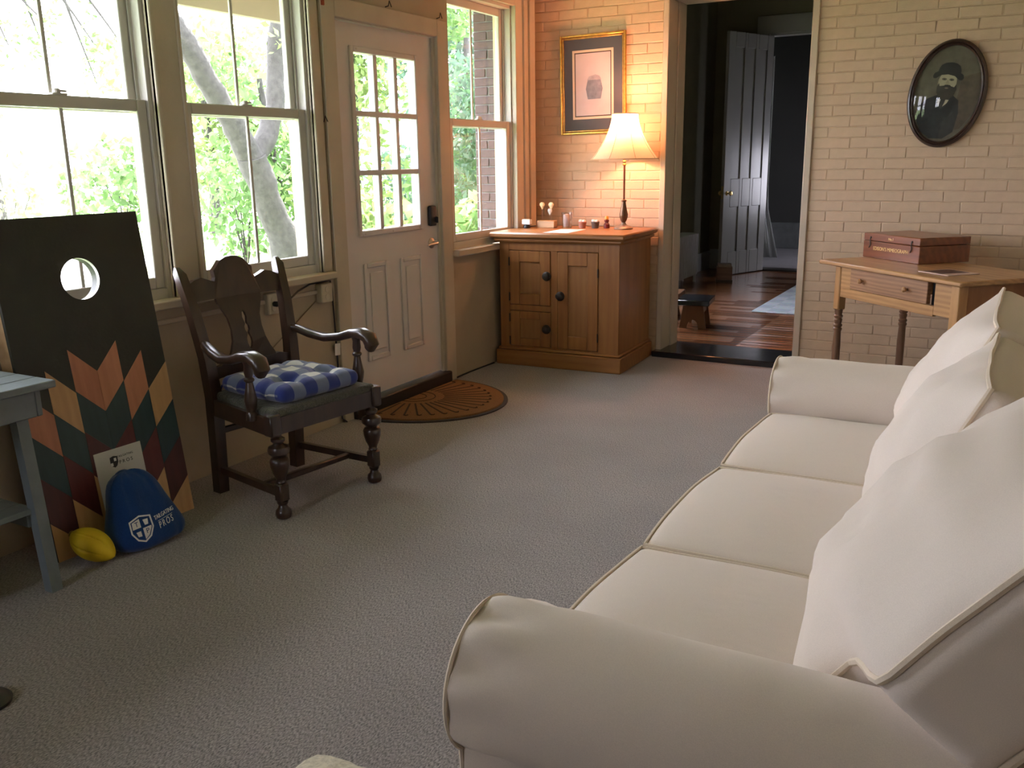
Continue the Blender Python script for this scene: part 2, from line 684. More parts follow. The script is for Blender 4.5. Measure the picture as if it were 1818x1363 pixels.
t1 = MB()                                     # mullion boards between the windows
for i in range(2):
    a, b_ = WINS[i][1], WINS[i + 1][0]
    t1.box(0, .020, a - .004, b_ + .004, .842, ZT + .1, .004)
    t1.box(-.012, .028, a - .004, a + .016, .842, ZT + .1, .004)
    t1.box(-.012, .028, b_ - .016, b_ + .004, .842, ZT + .1, .004)
trim(1, t1)
t2 = MB()
t2.box(0, .018, 3.671, 3.745, .842, ZT + .1, .004)
t2.box(-.012, .026, 3.671, 3.690, .842, ZT + .1, .004)
trim(2, t2)
trim(3, MB().box(-.03, .058, YF, 3.735, .805, .842, .006))
t4 = MB()
t4.box(0, .014, YF, 3.70, .735, .757, .004)
trim(4, t4)
t5 = MB()                                     # stool under the window beside the door
t5.box(-.03, .058, 4.935, 5.47, .80, .842, .006)
trim(5, t5)
t6 = MB()                                     # casing and corner boards right of that window
t6.box(0, .020, 5.796, 5.90, .60, ZT + .12, .004)
t6.box(0, .034, 5.90, 5.925, .60, ZT + .12, .004)
t6.box(0, .012, 5.925, 6.0, .60, ZT + .12, .004)
t6.box(0, .026, 6.0, 6.08, .60, ZT + .12, .004)
t6.box(-.012, .026, 5.79, 5.805, .842, ZT, .003)
t6.box(0, .020, 4.93, 5.80, ZT - .004, ZT + .12, .004)
trim(6, t6)
t7 = MB()                                     # porch door casing
t7.box(0, .024, 3.765, 3.872, 0.0, 2.215, .004)
t7.box(0, .024, 4.812, 4.924, 0.0, 2.215, .004)
t7.box(0, .024, 3.872, 4.812, 2.120, 2.215, .004)
t7.box(-.16, .0, 3.86, 3.873, 0.0, 2.13)
t7.box(-.16, .0, 4.810, 4.822, 0.0, 2.13)
t7.box(-.16, .0, 3.873, 4.810, 2.118, 2.135)
t7.box(-.012, .004, 4.795, 4.812, 0.03, 2.118)
trim(7, t7)
trim(8, MB().box(-.16, .05, 3.84, 4.83, 0.0, .075, .006), M_DARKSTRIP)

# ------------------------------------------------------------------ porch door
def porch_door():
    d = struct('door_1')
    y0, y1, z0, z1 = 3.878, 4.803, .082, 2.112
    X0, X1 = -.062, -.018
    gy0, gy1, gz0, gz1 = 4.048, 4.612, 1.028, 1.968
    s = MB()
    s.box(X0, X1, y0, gy0, z0, z1)
    s.box(X0, X1, gy1, y1, z0, z1)
    s.box(X0, X1, gy0, gy1, z0, gz0)
    s.box(X0, X1, gy0, gy1, gz1, z1)
    s.build('door_slab', M_DOORW, d)
    f = MB()
    w = .032
    for (a, b_, c, e) in ((gy0 - w, gy0, gz0 - w, gz1 + w), (gy1, gy1 + w, gz0 - w, gz1 + w), (gy0, gy1, gz0 - w, gz0), (gy0, gy1, gz1, gz1 + w)):
        f.box(X1 - .004, X1 + .012, a, b_, c, e, .005)
    f.build('glazing_frame', M_DOORW, d)
    cw, rh = (gy1 - gy0) / 3, (gz1 - gz0) / 3
    for k in (1, 2):
        MB().box(X0 + .008, X1 + .008, gy0 + cw * k - .016, gy0 + cw * k + .016, gz0, gz1, .004).build('muntin', M_DOORW, d)
        MB().box(X0 + .009, X1 + .010, gy0, gy1, gz0 + rh * k - .015, gz0 + rh * k + .015, .004).build('muntin', M_DOORW, d)
    for i in range(3):
        for j in range(3):
            MB().box(-.043, -.037, gy0 + cw * i + .006, gy0 + cw * (i + 1) - .006, gz0 + rh * j + .006, gz0 + rh * (j + 1) - .006).build('pane', M_GLASS, d)
    for (a, b_) in ((4.045, 4.275), (4.395, 4.625)):
        p = MB()
        pz0, pz1 = .285, .845
        w = .028
        for (ya, yb, za, zb) in ((a, a + w, pz0, pz1), (b_ - w, b_, pz0, pz1), (a + w, b_ - w, pz0, pz0 + w), (a + w, b_ - w, pz1 - w, pz1)):
            p.box(X1 - .002, X1 + .010, ya, yb, za, zb, .007)
        p.box(X1 - .002, X1 + .007, a + .055, b_ - .055, pz0 + .055, pz1 - .055, .006)
        p.build('raised_panel', M_DOORW, d)
    # screws on the glazing frame
    for (yy, zz) in ((4.07, 1.985), (4.33, 1.985), (4.60, 1.985), (4.63, 1.65), (4.63, 1.35), (4.07, 1.01), (4.33, 1.01), (4.60, 1.01)):
        MB().lathe([(.006, 0), (.005, .002)], 10, basis((X1 + .012, yy, zz), (0, 1, 0), (0, 0, 1), (1, 0, 0))).build('screw', M_NICKEL, d)
    # keypad lock
    k = MB()
    k.rbox((.035, .062, .014), .013, 3, T=basis((X1 + .014, 4.735, 1.072), (0, 1, 0), (0, 0, 1), (1, 0, 0)))
    ko = k.build('keypad_lock', M_BLACK, d, label='black electronic keypad deadbolt')
    MB().box(X1 + .028, X1 + .050, 4.742, 4.752, 1.028, 1.066, .004, T=None).build('thumb_turn', M_BLACK, ko)
    # lever
    l = MB()
    l.lathe([(.033, 0), (.033, .006), (.027, .012), (.012, .016), (.011, .045), (.013, .05)], 20, basis((X1, 4.735, .905), (0, 1, 0), (0, 0, 1), (1, 0, 0)))
    l.tube([(X1 + .046, 4.735, .905), (X1 + .048, 4.70, .904), (X1 + .047, 4.665, .902), (X1 + .046, 4.632, .897)], [.011, .010, .009, .007], 10)
    l.build('lever_handle', M_NICKEL, d, label='satin nickel lever handle')
    for zz in (.35, 1.1, 1.88):
        MB().lathe([(.007, 0), (.007, .09)], 10, Matrix.Translation((-.012, 3.874, zz))).build('hinge', M_NICKEL, d)
    return d


porch_door()

# ------------------------------------------------------------------ painted brick wall
CH, BL_ = .0655, .2265        # course height, brick spacing


def brick_variants(n, bl, jt, dep, seed):
    out = []
    rnd = random.Random(seed)
    for k in range(n):
        mb = MB()
        mb.box(0, bl - jt, -dep, .004, 0, CH - jt, .004 + rnd.random() * .003)
        for p in mb.v:
            p += Vector((rnd.uniform(-.0022, .0022), rnd.uniform(-.00025, .00025) if p.y < -dep * .3 else 0, rnd.uniform(-.0018, .0018)))
        out.append(mb)
    return out


def lay_bricks(wall, x0, x1, z0, z1, mat, seed, ytop=YB, jt=.0045, dep=.0035, skip=None, lim=300):
    rnd = random.Random(seed)
    full = [m.mesh('brick', mat, 20) for m in brick_variants(7, BL_, jt, dep, seed)]
    cuts = {}
    rest = MB()
    cnt = 0
    r = 0
    z = z0
    while z < z1 - .02:
        x = x0 - (BL_ * (.5 if r % 2 else 0)) + rnd.uniform(-.012, .012)
        while x < x1 - .005:
            a, b_ = max(x, x0), min(x + BL_, x1)
            w = b_ - a
            if w > .03 and not (skip and skip(a, b_, z)):
                yy = ytop + rnd.uniform(-.0008, .0008)
                if abs(w - BL_) < 1e-4:
                    me = rnd.choice(full)
                else:
                    kk = round(w, 2)
                    if kk not in cuts:
                        cuts[kk] = brick_variants(1, kk, jt if kk > .05 else .004, dep, seed + int(kk * 1000))[0].mesh('brick', mat, 20)
                    me = cuts[kk]
                if cnt < lim:
                    share(me, 'brick', wall, (a + jt / 2, yy, z + jt / 2), (rnd.uniform(-.0015, .0015), rnd.uniform(-.006, .006), rnd.uniform(-.0012, .0012)))
                    cnt += 1
                else:
                    rest.box(a + jt / 2, b_ - jt / 2, yy - dep, yy, z + jt / 2, z + CH - jt / 2, .004)
            x += BL_
        z += CH
        r += 1
    if rest.v:
        o = rest.build('brick_field', mat, wall)
        o['kind'] = 'stuff'


wbl = setstruct(MB().box(-.10, .958, YB, YB + .30, -.1, ZC).build('wall_back_left', M_JOINTP))
lay_bricks(wbl, -.075, .958, 0.0, ZC, M_BRICKP, 3, skip=lambda a, b, z: b < .80 and z < .80)
wbr = setstruct(MB().box(1.945, XR, YB, YB + .30, -.1, ZC).build('wall_back_right', M_JOINTP))
lay_bricks(wbr, 1.955, 3.42, 0.0, ZC, M_BRICKP, 5)
far = MB()
for r in range(39):
    x = 3.42 - (.11 if r % 2 else 0)
    while x < XR:
        a, b_ = max(x, 3.42), min(x + BL_, XR)
        if b_ - a > .04:
            far.box(a + .004, b_ - .004, YB - .009, YB + .002, r * CH + .004, r * CH + CH - .004, .004)
        x += BL_
fo = far.build('brick_field', M_BRICKP, wbr)
fo['kind'] = 'stuff'
setstruct(MB().box(.958, 1.945, YB, YB + .30, 2.47, ZC + .6).build('wall_back_lintel', M_JOINTP))

# doorway lining
dj = MB()
dj.box(.944, .985, YB - .018, YB + .31, .035, 2.47, .004)
dj.box(.985, .997, YB + .16, YB + .31, .035, 2.47, .004)
dj.box(.952, .990, YB + .29, YB + .33, .035, 2.47, .004)
dj.box(1.918, 1.962, YB - .018, YB + .31, .0, 2.47, .004)
dj.box(1.906, 1.918, YB + .16, YB + .31, .035, 2.47, .004)
dj.box(.985, 1.918, YB - .018, YB + .31, 2.43, 2.47, .004)
trim(9, dj)
trim(10, MB().box(.94, 1.925, 6.105, 6.53, 0.0, .042, .006), M_BLACKGLOSS)

# ------------------------------------------------------------------ hall beyond the doorway
HZ = .03
HX0, HX1, HY1, HC = -.22, 3.3, 11.3, 3.35
fh = setstruct(MB().box(HX0 - .1, HX1, 6.5, HY1 + .15, -.12, HZ - .012).build('floor_hall', plain('dark_subfloor', (.02, .012, .008), .8)))
M_PLANK = [wood('heart_pine_%d' % k, c1, c2, 'x', 0.22, 4, 0.45) for k, (c1, c2) in enumerate((((.36, .15, .06), (.20, .078, .034)), ((.42, .18, .078), (.24, .095, .042)), ((.30, .12, .05), (.17, .066, .03))))]
pl_w = .095
prnd = random.Random(11)
pmesh = [MB().box(0, 1.74, .0015, pl_w - .0015, -.014, 0, .0015).mesh('plank', m) for m in M_PLANK]
y = 6.53
row = 0
while y < HY1:
    off = prnd.uniform(-.9, 0)
    x = HX0 + off
    while x < HX1 - .1:
        if x + 1.74 > HX0:
            share(prnd.choice(pmesh), 'plank', fh, (max(x, HX0 - .1), y, HZ))
        x += 1.742
    y += pl_w
    row += 1
hw = MB()
hw.box(HX0 - .12, HX0, 6.5, 7.0, -.1, HC)
hw.box(HX0 - .12, HX0, 8.3, HY1, -.1, HC)
hw.box(HX0 - .12, HX0, 7.0, 8.3, -.1, .85)
hw.box(HX0 - .12, HX0, 7.0, 8.3, 2.5, HC)
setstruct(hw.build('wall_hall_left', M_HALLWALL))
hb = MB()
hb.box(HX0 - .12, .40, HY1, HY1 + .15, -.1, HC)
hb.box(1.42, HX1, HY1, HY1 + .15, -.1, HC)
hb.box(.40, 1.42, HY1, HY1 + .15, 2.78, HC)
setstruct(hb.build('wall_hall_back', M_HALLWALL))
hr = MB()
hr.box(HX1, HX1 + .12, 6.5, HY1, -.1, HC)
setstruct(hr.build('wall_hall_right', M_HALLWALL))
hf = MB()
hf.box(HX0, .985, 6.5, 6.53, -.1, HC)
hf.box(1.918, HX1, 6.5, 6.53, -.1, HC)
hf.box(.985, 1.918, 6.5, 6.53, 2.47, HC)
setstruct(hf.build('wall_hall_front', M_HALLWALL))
setstruct(MB().box(HX0 - .12, HX1 + .12, 6.5, HY1 + .15, HC, HC + .1).build('ceiling_hall', M_HALLWALL))
hwn = struct('window_5')  # unseen window, added to light the hall from the left
f = MB()
for yy in (7.0, 7.62, 8.24):
    f.box(HX0 - .09, HX0 - .04, yy, yy + .06, .85, 2.5, .004)
for zz in (.85, 1.65, 2.44):
    f.box(HX0 - .088, HX0 - .042, 7.0, 8.3, zz, zz + .06, .004)
f.build('window_frame', M_VINYL, hwn)
MB().box(HX0 - .068, HX0 - .062, 7.01, 8.29, .86, 2.49).build('pane', M_GLASS, hwn)
portal('daylight_portal', (HX0 - .14, 7.65, 1.68), 1.3, 1.65, (1, 0, 0))
b1 = MB()
b1.box(HX0, HX0 + .02, 6.53, HY1, HZ, .25, .004)
setstruct(b1.build('baseboard_hall_left', M_HALLTRIM))
b2 = MB()
b2.box(HX0 + .02, .30, HY1 - .02, HY1, HZ, .27, .004)
b2.box(1.55, HX1, HY1 - .02, HY1, HZ, .27, .004)
setstruct(b2.build('baseboard_hall_back', M_HALLTRIM))
# casing of the far doorway
fc = MB()
fc.box(.29, .42, HY1 - .025, HY1, HZ, 2.78, .005)
fc.box(1.40, 1.53, HY1 - .025, HY1, HZ, 2.78, .005)
fc.box(.27, 1.55, HY1 - .03, HY1, 2.78, 2.98, .005)
fc.box(.40, .42, HY1, HY1 + .15, HZ, 2.78)
fc.box(1.40, 1.42, HY1, HY1 + .15, HZ, 2.78)
fc.box(.42, 1.40, HY1, HY1 + .15, 2.76, 2.78)
trim(11, fc, M_HALLTRIM)
trim(12, MB().box(.42, 1.40, HY1 - .05, HY1 + .17, HZ - .01, HZ + .02, .004), M_DARKSTRIP)
# dim room beyond
FZ = HZ
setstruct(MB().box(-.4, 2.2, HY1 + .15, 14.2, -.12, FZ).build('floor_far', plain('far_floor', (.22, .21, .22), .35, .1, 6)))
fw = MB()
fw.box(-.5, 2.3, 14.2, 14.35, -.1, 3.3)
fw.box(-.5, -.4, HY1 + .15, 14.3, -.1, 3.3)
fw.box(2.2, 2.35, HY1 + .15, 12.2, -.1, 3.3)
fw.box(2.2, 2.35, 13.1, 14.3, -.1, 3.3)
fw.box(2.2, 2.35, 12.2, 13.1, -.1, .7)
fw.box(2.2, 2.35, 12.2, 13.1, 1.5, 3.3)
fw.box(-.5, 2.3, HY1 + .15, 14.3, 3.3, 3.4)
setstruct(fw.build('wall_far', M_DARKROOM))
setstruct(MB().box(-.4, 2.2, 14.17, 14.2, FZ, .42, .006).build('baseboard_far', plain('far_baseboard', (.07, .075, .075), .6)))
portal('daylight_portal', (2.37, 12.65, 1.1), .9, .8, (-1, 0, 0))
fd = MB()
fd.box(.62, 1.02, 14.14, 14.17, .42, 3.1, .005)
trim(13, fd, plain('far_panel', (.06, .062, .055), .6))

# ================================================================== SOFA
def fnoise(p, s, a):
    return a * noise.noise(Vector(p) * s)


def sofa():
    S = thing('sofa', 'cream slipcovered three seat sofa with rolled arms and piped cushions', 'sofa', (2.9, 2.32, 0))
    OX, OY = 2.9, 2.32

    def W(x, y, z):
        return Vector((x - OX, y - OY, z))

    # base and back
    b = MB()
    b.rbox((.40, 1.02, .15), .02, 8, lambda q: q + W(2.875, 2.32, .175))
    b.build('base', M_SOFA, S)
    b = MB()
    b.rbox((.10, 1.19, .42), .06, 12, lambda q: q + W(3.33 + q.z * .10, 2.32, .44))
    b.build('back_frame', M_SOFA, S)

    # arms
    def arm(yc, sgn):
        """sgn -1: outer side towards -y"""
        R = .135
        zc = .527
        prof = []
        prof.append((-.085, .02))
        prof.append((-.085, .28))
        prof.append((-.088, .40))
        prof += arc(0, zc, R, math.radians(228), math.radians(-48), 30)
        prof.append((.095, .40))
        prof.append((.10, .28))
        prof.append((.10, .02))
        x0, x1 = 2.425, 3.34
        xs = [x0, x0 + .006, x0 + .018, x0 + .04, x0 + .07]
        k = 26
        xs += [x0 + .07 + (x1 - x0 - .07) * (i + 1) / k for i in range(k)]
        mb = MB()
        vs, fs = [], []
        n = len(prof)
        for xi, x in enumerate(xs):
            sc = {0: .945, 1: .975, 2: .992}.get(xi, 1.0)
            for j, (py, pz) in enumerate(prof):
                dy, dz = py * sc, zc + (pz - zc) * sc if pz > .3 else pz
                d = x - x0
                # puckers gathered behind the front seam, slack of the slipcover further back
                ang = math.atan2(pz - zc, py)
                amp = .011 * math.exp(-((d - .055) / .045) ** 2)
                pk = amp * math.sin(ang * 9 + 1.3) * (1 if pz > .38 else .3)
                sl = fnoise((x * 2, py * 3 + yc, pz * 3), 2.0, .006) * smooth(0.02, .12, d)
                rr = 1 + (pk + sl) / R
                if pz > .38:
                    dy *= rr
                    dz = zc + (dz - zc) * rr
                vs.append(W(x, yc - sgn * dy * -1 if False else yc + (dy if sgn < 0 else -dy), dz))
        for i in range(len(xs) - 1):
            for j in range(n - 1):
                q = (i * n + j, i * n + j + 1, (i + 1) * n + j + 1, (i + 1) * n + j)
                fs.append(q if sgn < 0 else q[::-1])
        c0 = [j for j in range(n)]
        fs.append(c0[::-1] if sgn < 0 else c0)
        c1 = [(len(xs) - 1) * n + j for j in range(n)]
        fs.append(c1 if sgn < 0 else c1[::-1])
        mb.add(vs, fs)
        ao = mb.build('arm', M_SOFA, S, 60)
        # front facing panel and its welt
        outl = [(py * .985, zc + (pz - zc) * .985 if pz > .3 else pz) for (py, pz) in prof]
        p = MB()
        p.tube([W(x0 + .004, yc + (a if sgn < 0 else -a), z) for a, z in outl], .0042, 6)
        p.build('piping', M_PIPE, ao)
    arm(1.222, -1)
    arm(3.425, 1)

    # seat cushions
    for k in range(3):
        yc = 1.632 + .668 * k
        hw = .332

        def fn(q, yc=yc, hw=hw, k=k):
            u, v = q.x / .31, q.y / hw
            x, y_, z = q.x, q.y, q.z
            if z > 0:
                z += .030 * (1 - min(1, abs(u)) ** 2.5) * (1 - min(1, abs(v)) ** 2.5)
            x -= .018 * (1 - v * v) * max(0, -u)
            z += fnoise((q.x + k * 3, q.y, 0), 5.0, .004)
            return Vector((x, y_, z)) + W(2.745, yc, .405)
        mb = MB()
        mb.rbox((.31, hw, .072), .030, 16, fn)
        co = mb.build('seat_cushion', M_SOFA, S, 60)
        for zz in (1, -1):
            pts = []
            for i in range(25):
                pts.append((-.304, -hw + .008 + (2 * hw - .016) * i / 24, zz * .066))
            side = [(-.30 + .60 * i / 14, hw - .006, zz * .066) for i in range(1, 15)]
            side2 = [(.30 - .60 * i / 14, -hw + .006, zz * .066) for i in range(0, 14)]
            MB().tube([fn(Vector(p)) for p in side2 + pts + side], .0050, 6).build('piping', M_PIPE, co)

    # back cushions: (centre y, half width, bottom edge, top edge, bulge, ear towards -y, ear towards +y)
    specs = [
        (1.665, .335, (2.910, .50), (3.27, .98), .105, .19, 0.0),
        (2.325, .330, (2.950, .49), (3.160, .945), .105, 0.0, 0.0),
        (2.985, .330, (2.950, .49), (3.155, .960), .105, 0.0, .17),
    ]
    for k, (yc, hw, b0, b1, bulge, e0, e1) in enumerate(specs):
        B0, B1 = Vector((b0[0], 0, b0[1])), Vector((b1[0], 0, b1[1]))
        up = (B1 - B0)
        H = up.length / 2
        up.normalize()
        nrm = Vector((-up.z, 0, up.x))        # out of the face, towards the room
        th = .085
        mid = (B0 + B1) / 2 - nrm * (th - .006)

        def fn(q, yc=yc, hw=hw, H=H, up=up, nrm=nrm, mid=mid, bulge=bulge, e0=e0, e1=e1, k=k):
            a, h, c = q.x, q.y, q.z
            u, v = min(1, abs(a / hw)), min(1, abs(h / H))
            ear = smooth(-.42, -.02, h / H)
            if a < 0:
                a -= e0 * ear * (u ** 1.5)
            else:
                a += e1 * ear * (u ** 1.5)
            if c > 0:
                low = 1 + .25 * smooth(.3, -.8, h / H)
                c += bulge * low * (1 - u ** 2.6) * (1 - v ** 2.4)
            else:
                c -= .03 * (1 - u ** 2) * (1 - v ** 2)
            # top droops a little, cloth creases
            h -= .012 * (1 - u * u) * (1 if h > 0 else 0) * (h / H)
            cr = (fnoise((q.x * 1.4 + 5 * k + h * .8, h * 2.4 - q.x * .8, 0), 4.0, .026) + fnoise((q.x * 2.6 + 3 * k + h, h - q.x * .5, 0), 9.0, .010)) * (1 - u ** 4) * (1 - v ** 4) + fnoise((a + k, h, c), 6.0, .004)
            p = mid + up * h + nrm * (c + cr)
            return W(p.x, yc + a, p.z)
        mb = MB()
        mb.rbox((hw, H, th), .032, 20, fn)
        co = mb.build('back_cushion', M_SOFA, S, 60)
        for cc in (th - .006, -th + .006):
            pts = []
            e = .007
            for i in range(24):
                pts.append((-hw + e + (2 * hw - 2 * e) * i / 24, -H + e, cc))
            for i in range(24):
                pts.append((hw - e, -H + e + (2 * H - 2 * e) * i / 24, cc))
            for i in range(24):
                pts.append((hw - e - (2 * hw - 2 * e) * i / 24, H - e, cc))
            for i in range(24):
                pts.append((-hw + e, H - e - (2 * H - 2 * e) * i / 24, cc))
            MB().tube([fn(Vector(p)) for p in pts], .0062, 6, closed=True).build('piping', M_PIPE, co)
    return S


sofa()

# upholstered footstool whose edge shows at the bottom of the view
def footstool():
    F = thing('footstool', 'pale beige quilted footstool beside the front of the sofa arm', 'footstool', (2.235, 1.0, 0))
    MB().rbox((.17, .17, .075), .06, 10, lambda q: Vector((q.x, q.y, .235 + q.z + .02 * (1 - (q.x / .17) ** 2) * (1 - (q.y / .17) ** 2) + fnoise(q, 30, .005)))).build('pad', fabric('beige_quilt', (.55, .50, .38), .18, 120, .5, .2, 40), F)
    for sx in (-1, 1):
        for sy in (-1, 1):
            MB().lathe([(.014, 0), (.02, .08), (.024, .17)], 12, Matrix.Translation((sx * .11, sy * .11, 0))).build('leg', M_CHAIR, F)


footstool()

# ================================================================== ARMCHAIR
def armchair():
    A = thing('armchair', 'dark carved wooden armchair with vase splat and turned front legs', 'chair', (.476, 2.85, 0), math.radians(-8))
    m = M_CHAIR
    # back posts, raked above the seat and flaring outwards
    for s in (-1, 1):
        pts = [(-.235, s * .214, 0), (-.228, s * .215, .2), (-.222, s * .216, .43), (-.235, s * .226, .60), (-.275, s * .242, .80), (-.322, s * .255, .955), (-.335, s * .258, .982)]
        hx = [.025, .026, .028, .025, .023, .019, .007]
        hy = [.024, .025, .026, .024, .022, .020, .009]
        vs, fs = [], []
        for (p, a, b_) in zip(pts, hx, hy):
            for (ex, ey) in ((-1, -1), (1, -1), (1, 1), (-1, 1)):
                vs.append((p[0] + ex * a, p[1] + ey * b_, p[2]))
        for i in range(len(pts) - 1):
            for j in range(4):
                j2 = (j + 1) % 4
                fs.append((i * 4 + j, i * 4 + j2, i * 4 + 4 + j2, i * 4 + 4 + j))
        fs += [(3, 2, 1, 0), tuple(len(vs) - 4 + j for j in range(4))]
        MB().add(vs, fs).build('back_post', m, A, 50)
    # crest rail with raised centre: outline in (y, z), plane raked
    def rake(z):
        return -.235 - .098 * smooth(.55, 1.02, z) - .02 * max(0, z - .9)
    top = [(-.242, .905), (-.20, .925), (-.165, .932), (-.13, .918), (-.105, .910), (-.098, .925), (-.10, .955), (-.085, .968), (-.06, .995), (-.03, 1.008), (0, 1.011)]
    top = top + [(-y_, z_) for (y_, z_) in top[:-1]][::-1]
    bot = [(.242, .835), (.12, .838), (0, .842), (-.12, .838), (-.242, .835)]

    def slab(outline, name, thick=.022, off=0.0, holes=None):
        """flat raked board cut to an outline"""
        bm = bmesh.new()
        vv = [bm.verts.new((rake(z_) + off, y_, z_)) for (y_, z_) in outline]
        bm.faces.new(vv)
        bmesh.ops.triangulate(bm, faces=bm.faces[:])
        r = bmesh.ops.extrude_face_region(bm, geom=bm.faces[:])
        for v in [g for g in r['geom'] if isinstance(g, bmesh.types.BMVert)]:
            v.co.x += thick
        bmesh.ops.recalc_face_normals(bm, faces=bm.faces[:])
        me = bpy.data.meshes.new(name)
        bm.to_mesh(me)
        bm.free()
        me.materials.append(m)
        o = bpy.data.objects.new(name, me)
        COL.objects.link(o)
        o.parent = A
        return o
    slab(top + bot, 'crest_rail', .026, -.006)
    # vase shaped splat, left and right halves around the pierced slots, joined as one outline with slit
    half = [(.022, .555), (.132, .555), (.124, .575), (.104, .605), (.086, .65), (.079, .70), (.084, .75), (.102, .79), (.114, .815), (.118, .842), (.0, .842)]
    piercing = [(.0, .775), (.008, .765), (.012, .745), (.006, .722), (.006, .716), (.013, .705), (.013, .69), (.006, .678), (.006, .670), (.013, .655), (.014, .635), (.008, .615), (.0, .605)]
    right = [(0, .555)] + half[1:] + piercing
    slab(right, 'splat', .014, .002)
    slab([(-y_, z_) for (y_, z_) in right][::-1], 'splat', .014, .002)
    # lower back rail, arched
    lr = [(-.225, .50), (-.225, .545), (-.15, .565), (-.09, .56), (0, .562), (.09, .56), (.15, .565), (.225, .545), (.225, .50)]
    slab(lr + [(.1, .515), (-.1, .515)], 'back_rail', .022, -.004)
    # seat rails
    f = MB()
    f.prism([(.255, -.30), (.255, .30), (.231, .30), (.231, -.30)], .355, .425)
    f.prism([(-.22, -.235), (-.22, -.21), (.24, -.275), (.24, -.30)], .355, .425)
    f.prism([(-.22, .21), (-.22, .235), (.24, .30), (.24, .275)], .355, .425)
    f.box(-.235, -.212, -.215, .215, .355, .425, .003)
    f.build('seat_frame', m, A)
    # upholstered seat
    def sfn(q):
        t = (q.x + .24) / .48
        w = .215 + (.285 - .215) * t
        return Vector((q.x + .012, q.y / .25 * w, .432 + q.z + .012 * (1 - (q.x / .24) ** 2) * (1 - (q.y / .25) ** 2)))
    MB().rbox((.24, .25, .022), .018, 10, sfn).build('seat', fabric('grey_green_tweed', (.075, .075, .06), .5, 260, .4, .2, 60), A)
    # turned front legs
    prof = [(.022, 0), (.030, .006), (.033, .02), (.030, .036), (.020, .046), (.017, .058), (.022, .066), (.022, .074)]
    up = [(.018, .150), (.021, .156), (.018, .164), (.020, .172), (.031, .195), (.038, .222), (.040, .245), (.034, .256), (.022, .262), (.030, .268), (.042, .278), (.044, .292), (.040, .304), (.026, .310), (.018, .318), (.028, .328), (.028, .338), (.016, .346), (.015, .358)]
    for s in (-1, 1):
        T = Matrix.Translation((.24, s * .258, 0))
        l = MB()
        l.lathe(prof, 20, T)
        l.box(.24 - .023, .24 + .023, s * .258 - .023, s * .258 + .023, .074, .150, .006)
        l.lathe(up, 20, T)
        l.box(.24 - .026, .24 + .026, s * .278 - .026, s * .278 + .026, .352, .442, .006)
        l.build('front_leg', m, A)
    # stretchers
    for s in (-1, 1):
        d = Vector((.24 + .235, s * (.258 - .214), 0)).normalized()
        st = MB()
        c0, c1 = Vector((-.225, s * .215, .105)), Vector((.225, s * .257, .105))
        n_ = Vector((-d.y, d.x, 0)) * .011
        st.add([c0 - n_ + Vector((0, 0, -.015)), c0 + n_ + Vector((0, 0, -.015)), c0 + n_ + Vector((0, 0, .015)), c0 - n_ + Vector((0, 0, .015)),
                c1 - n_ + Vector((0, 0, -.015)), c1 + n_ + Vector((0, 0, -.015)), c1 + n_ + Vector((0, 0, .015)), c1 - n_ + Vector((0, 0, .015))],
               [(0, 3, 2, 1), (4, 5, 6, 7), (0, 1, 5, 4), (1, 2, 6, 5), (2, 3, 7, 6), (3, 0, 4, 7)])
        st.build('side_stretcher', m, A)
    MB().box(.085, .112, -.236, .236, .092, .118, .005).build('cross_stretcher', m, A)
    MB().box(-.232, -.214, -.20, .20, .262, .290, .004).build('rear_stretcher', m, A)
    # arms: scrolling down at the front
    for s in (-1, 1):
        pts = [(-.245, .232, .665), (-.20, .245, .660), (-.13, .262, .640), (-.05, .278, .628), (.04, .290, .640), (.11, .296, .662), (.170, .297, .667), (.212, .297, .652), (.226, .297, .622), (.212, .297, .600)]
        wd = [.015, .020, .026, .029, .028, .029, .033, .035, .033, .022]
        ht = [.016, .017, .018, .018, .019, .021, .024, .026, .026, .020]
        vs, fs = [], []
        nseg = 10
        for i, p in enumerate(pts):
            a, b_ = pts[max(0, i - 1)], pts[min(len(pts) - 1, i + 1)]
            d = Vector((b_[0] - a[0], 0, b_[2] - a[2])).normalized()
            up_ = Vector((-d.z, 0, d.x))
            for k in range(nseg):
                t = 2 * PI * k / nseg
                cy, cz = math.cos(t), math.sin(t)
                cy = math.copysign(abs(cy) ** .7, cy)
                cz = math.copysign(abs(cz) ** .7, cz)
                q = Vector((p[0], s * p[1], p[2])) + Vector((0, s, 0)) * wd[i] * cy + up_ * ht[i] * cz
                vs.append(q)
        for i in range(len(pts) - 1):
            for k in range(nseg):
                k2 = (k + 1) % nseg
                fs.append((i * nseg + k, i * nseg + k2, (i + 1) * nseg + k2, (i + 1) * nseg + k) if s > 0 else (i * nseg + k2, i * nseg + k, (i + 1) * nseg + k, (i + 1) * nseg + k2))
        fs.append(list(range(nseg)))
        fs.append([(len(pts) - 1) * nseg + k for k in range(nseg)])
        MB().add(vs, fs).build('armrest', m, A, 50)
        sp = [(.024, .405), (.024, .43), (.018, .44), (.024, .465), (.027, .49), (.019, .53), (.014, .56), (.021, .567), (.021, .575), (.015, .582), (.019, .60), (.017, .63), (.022, .648)]
        MB().lathe(sp, 16, Matrix.Translation((.135, s * .292, 0))).build('arm_support', m, A)
    return A


armchair()


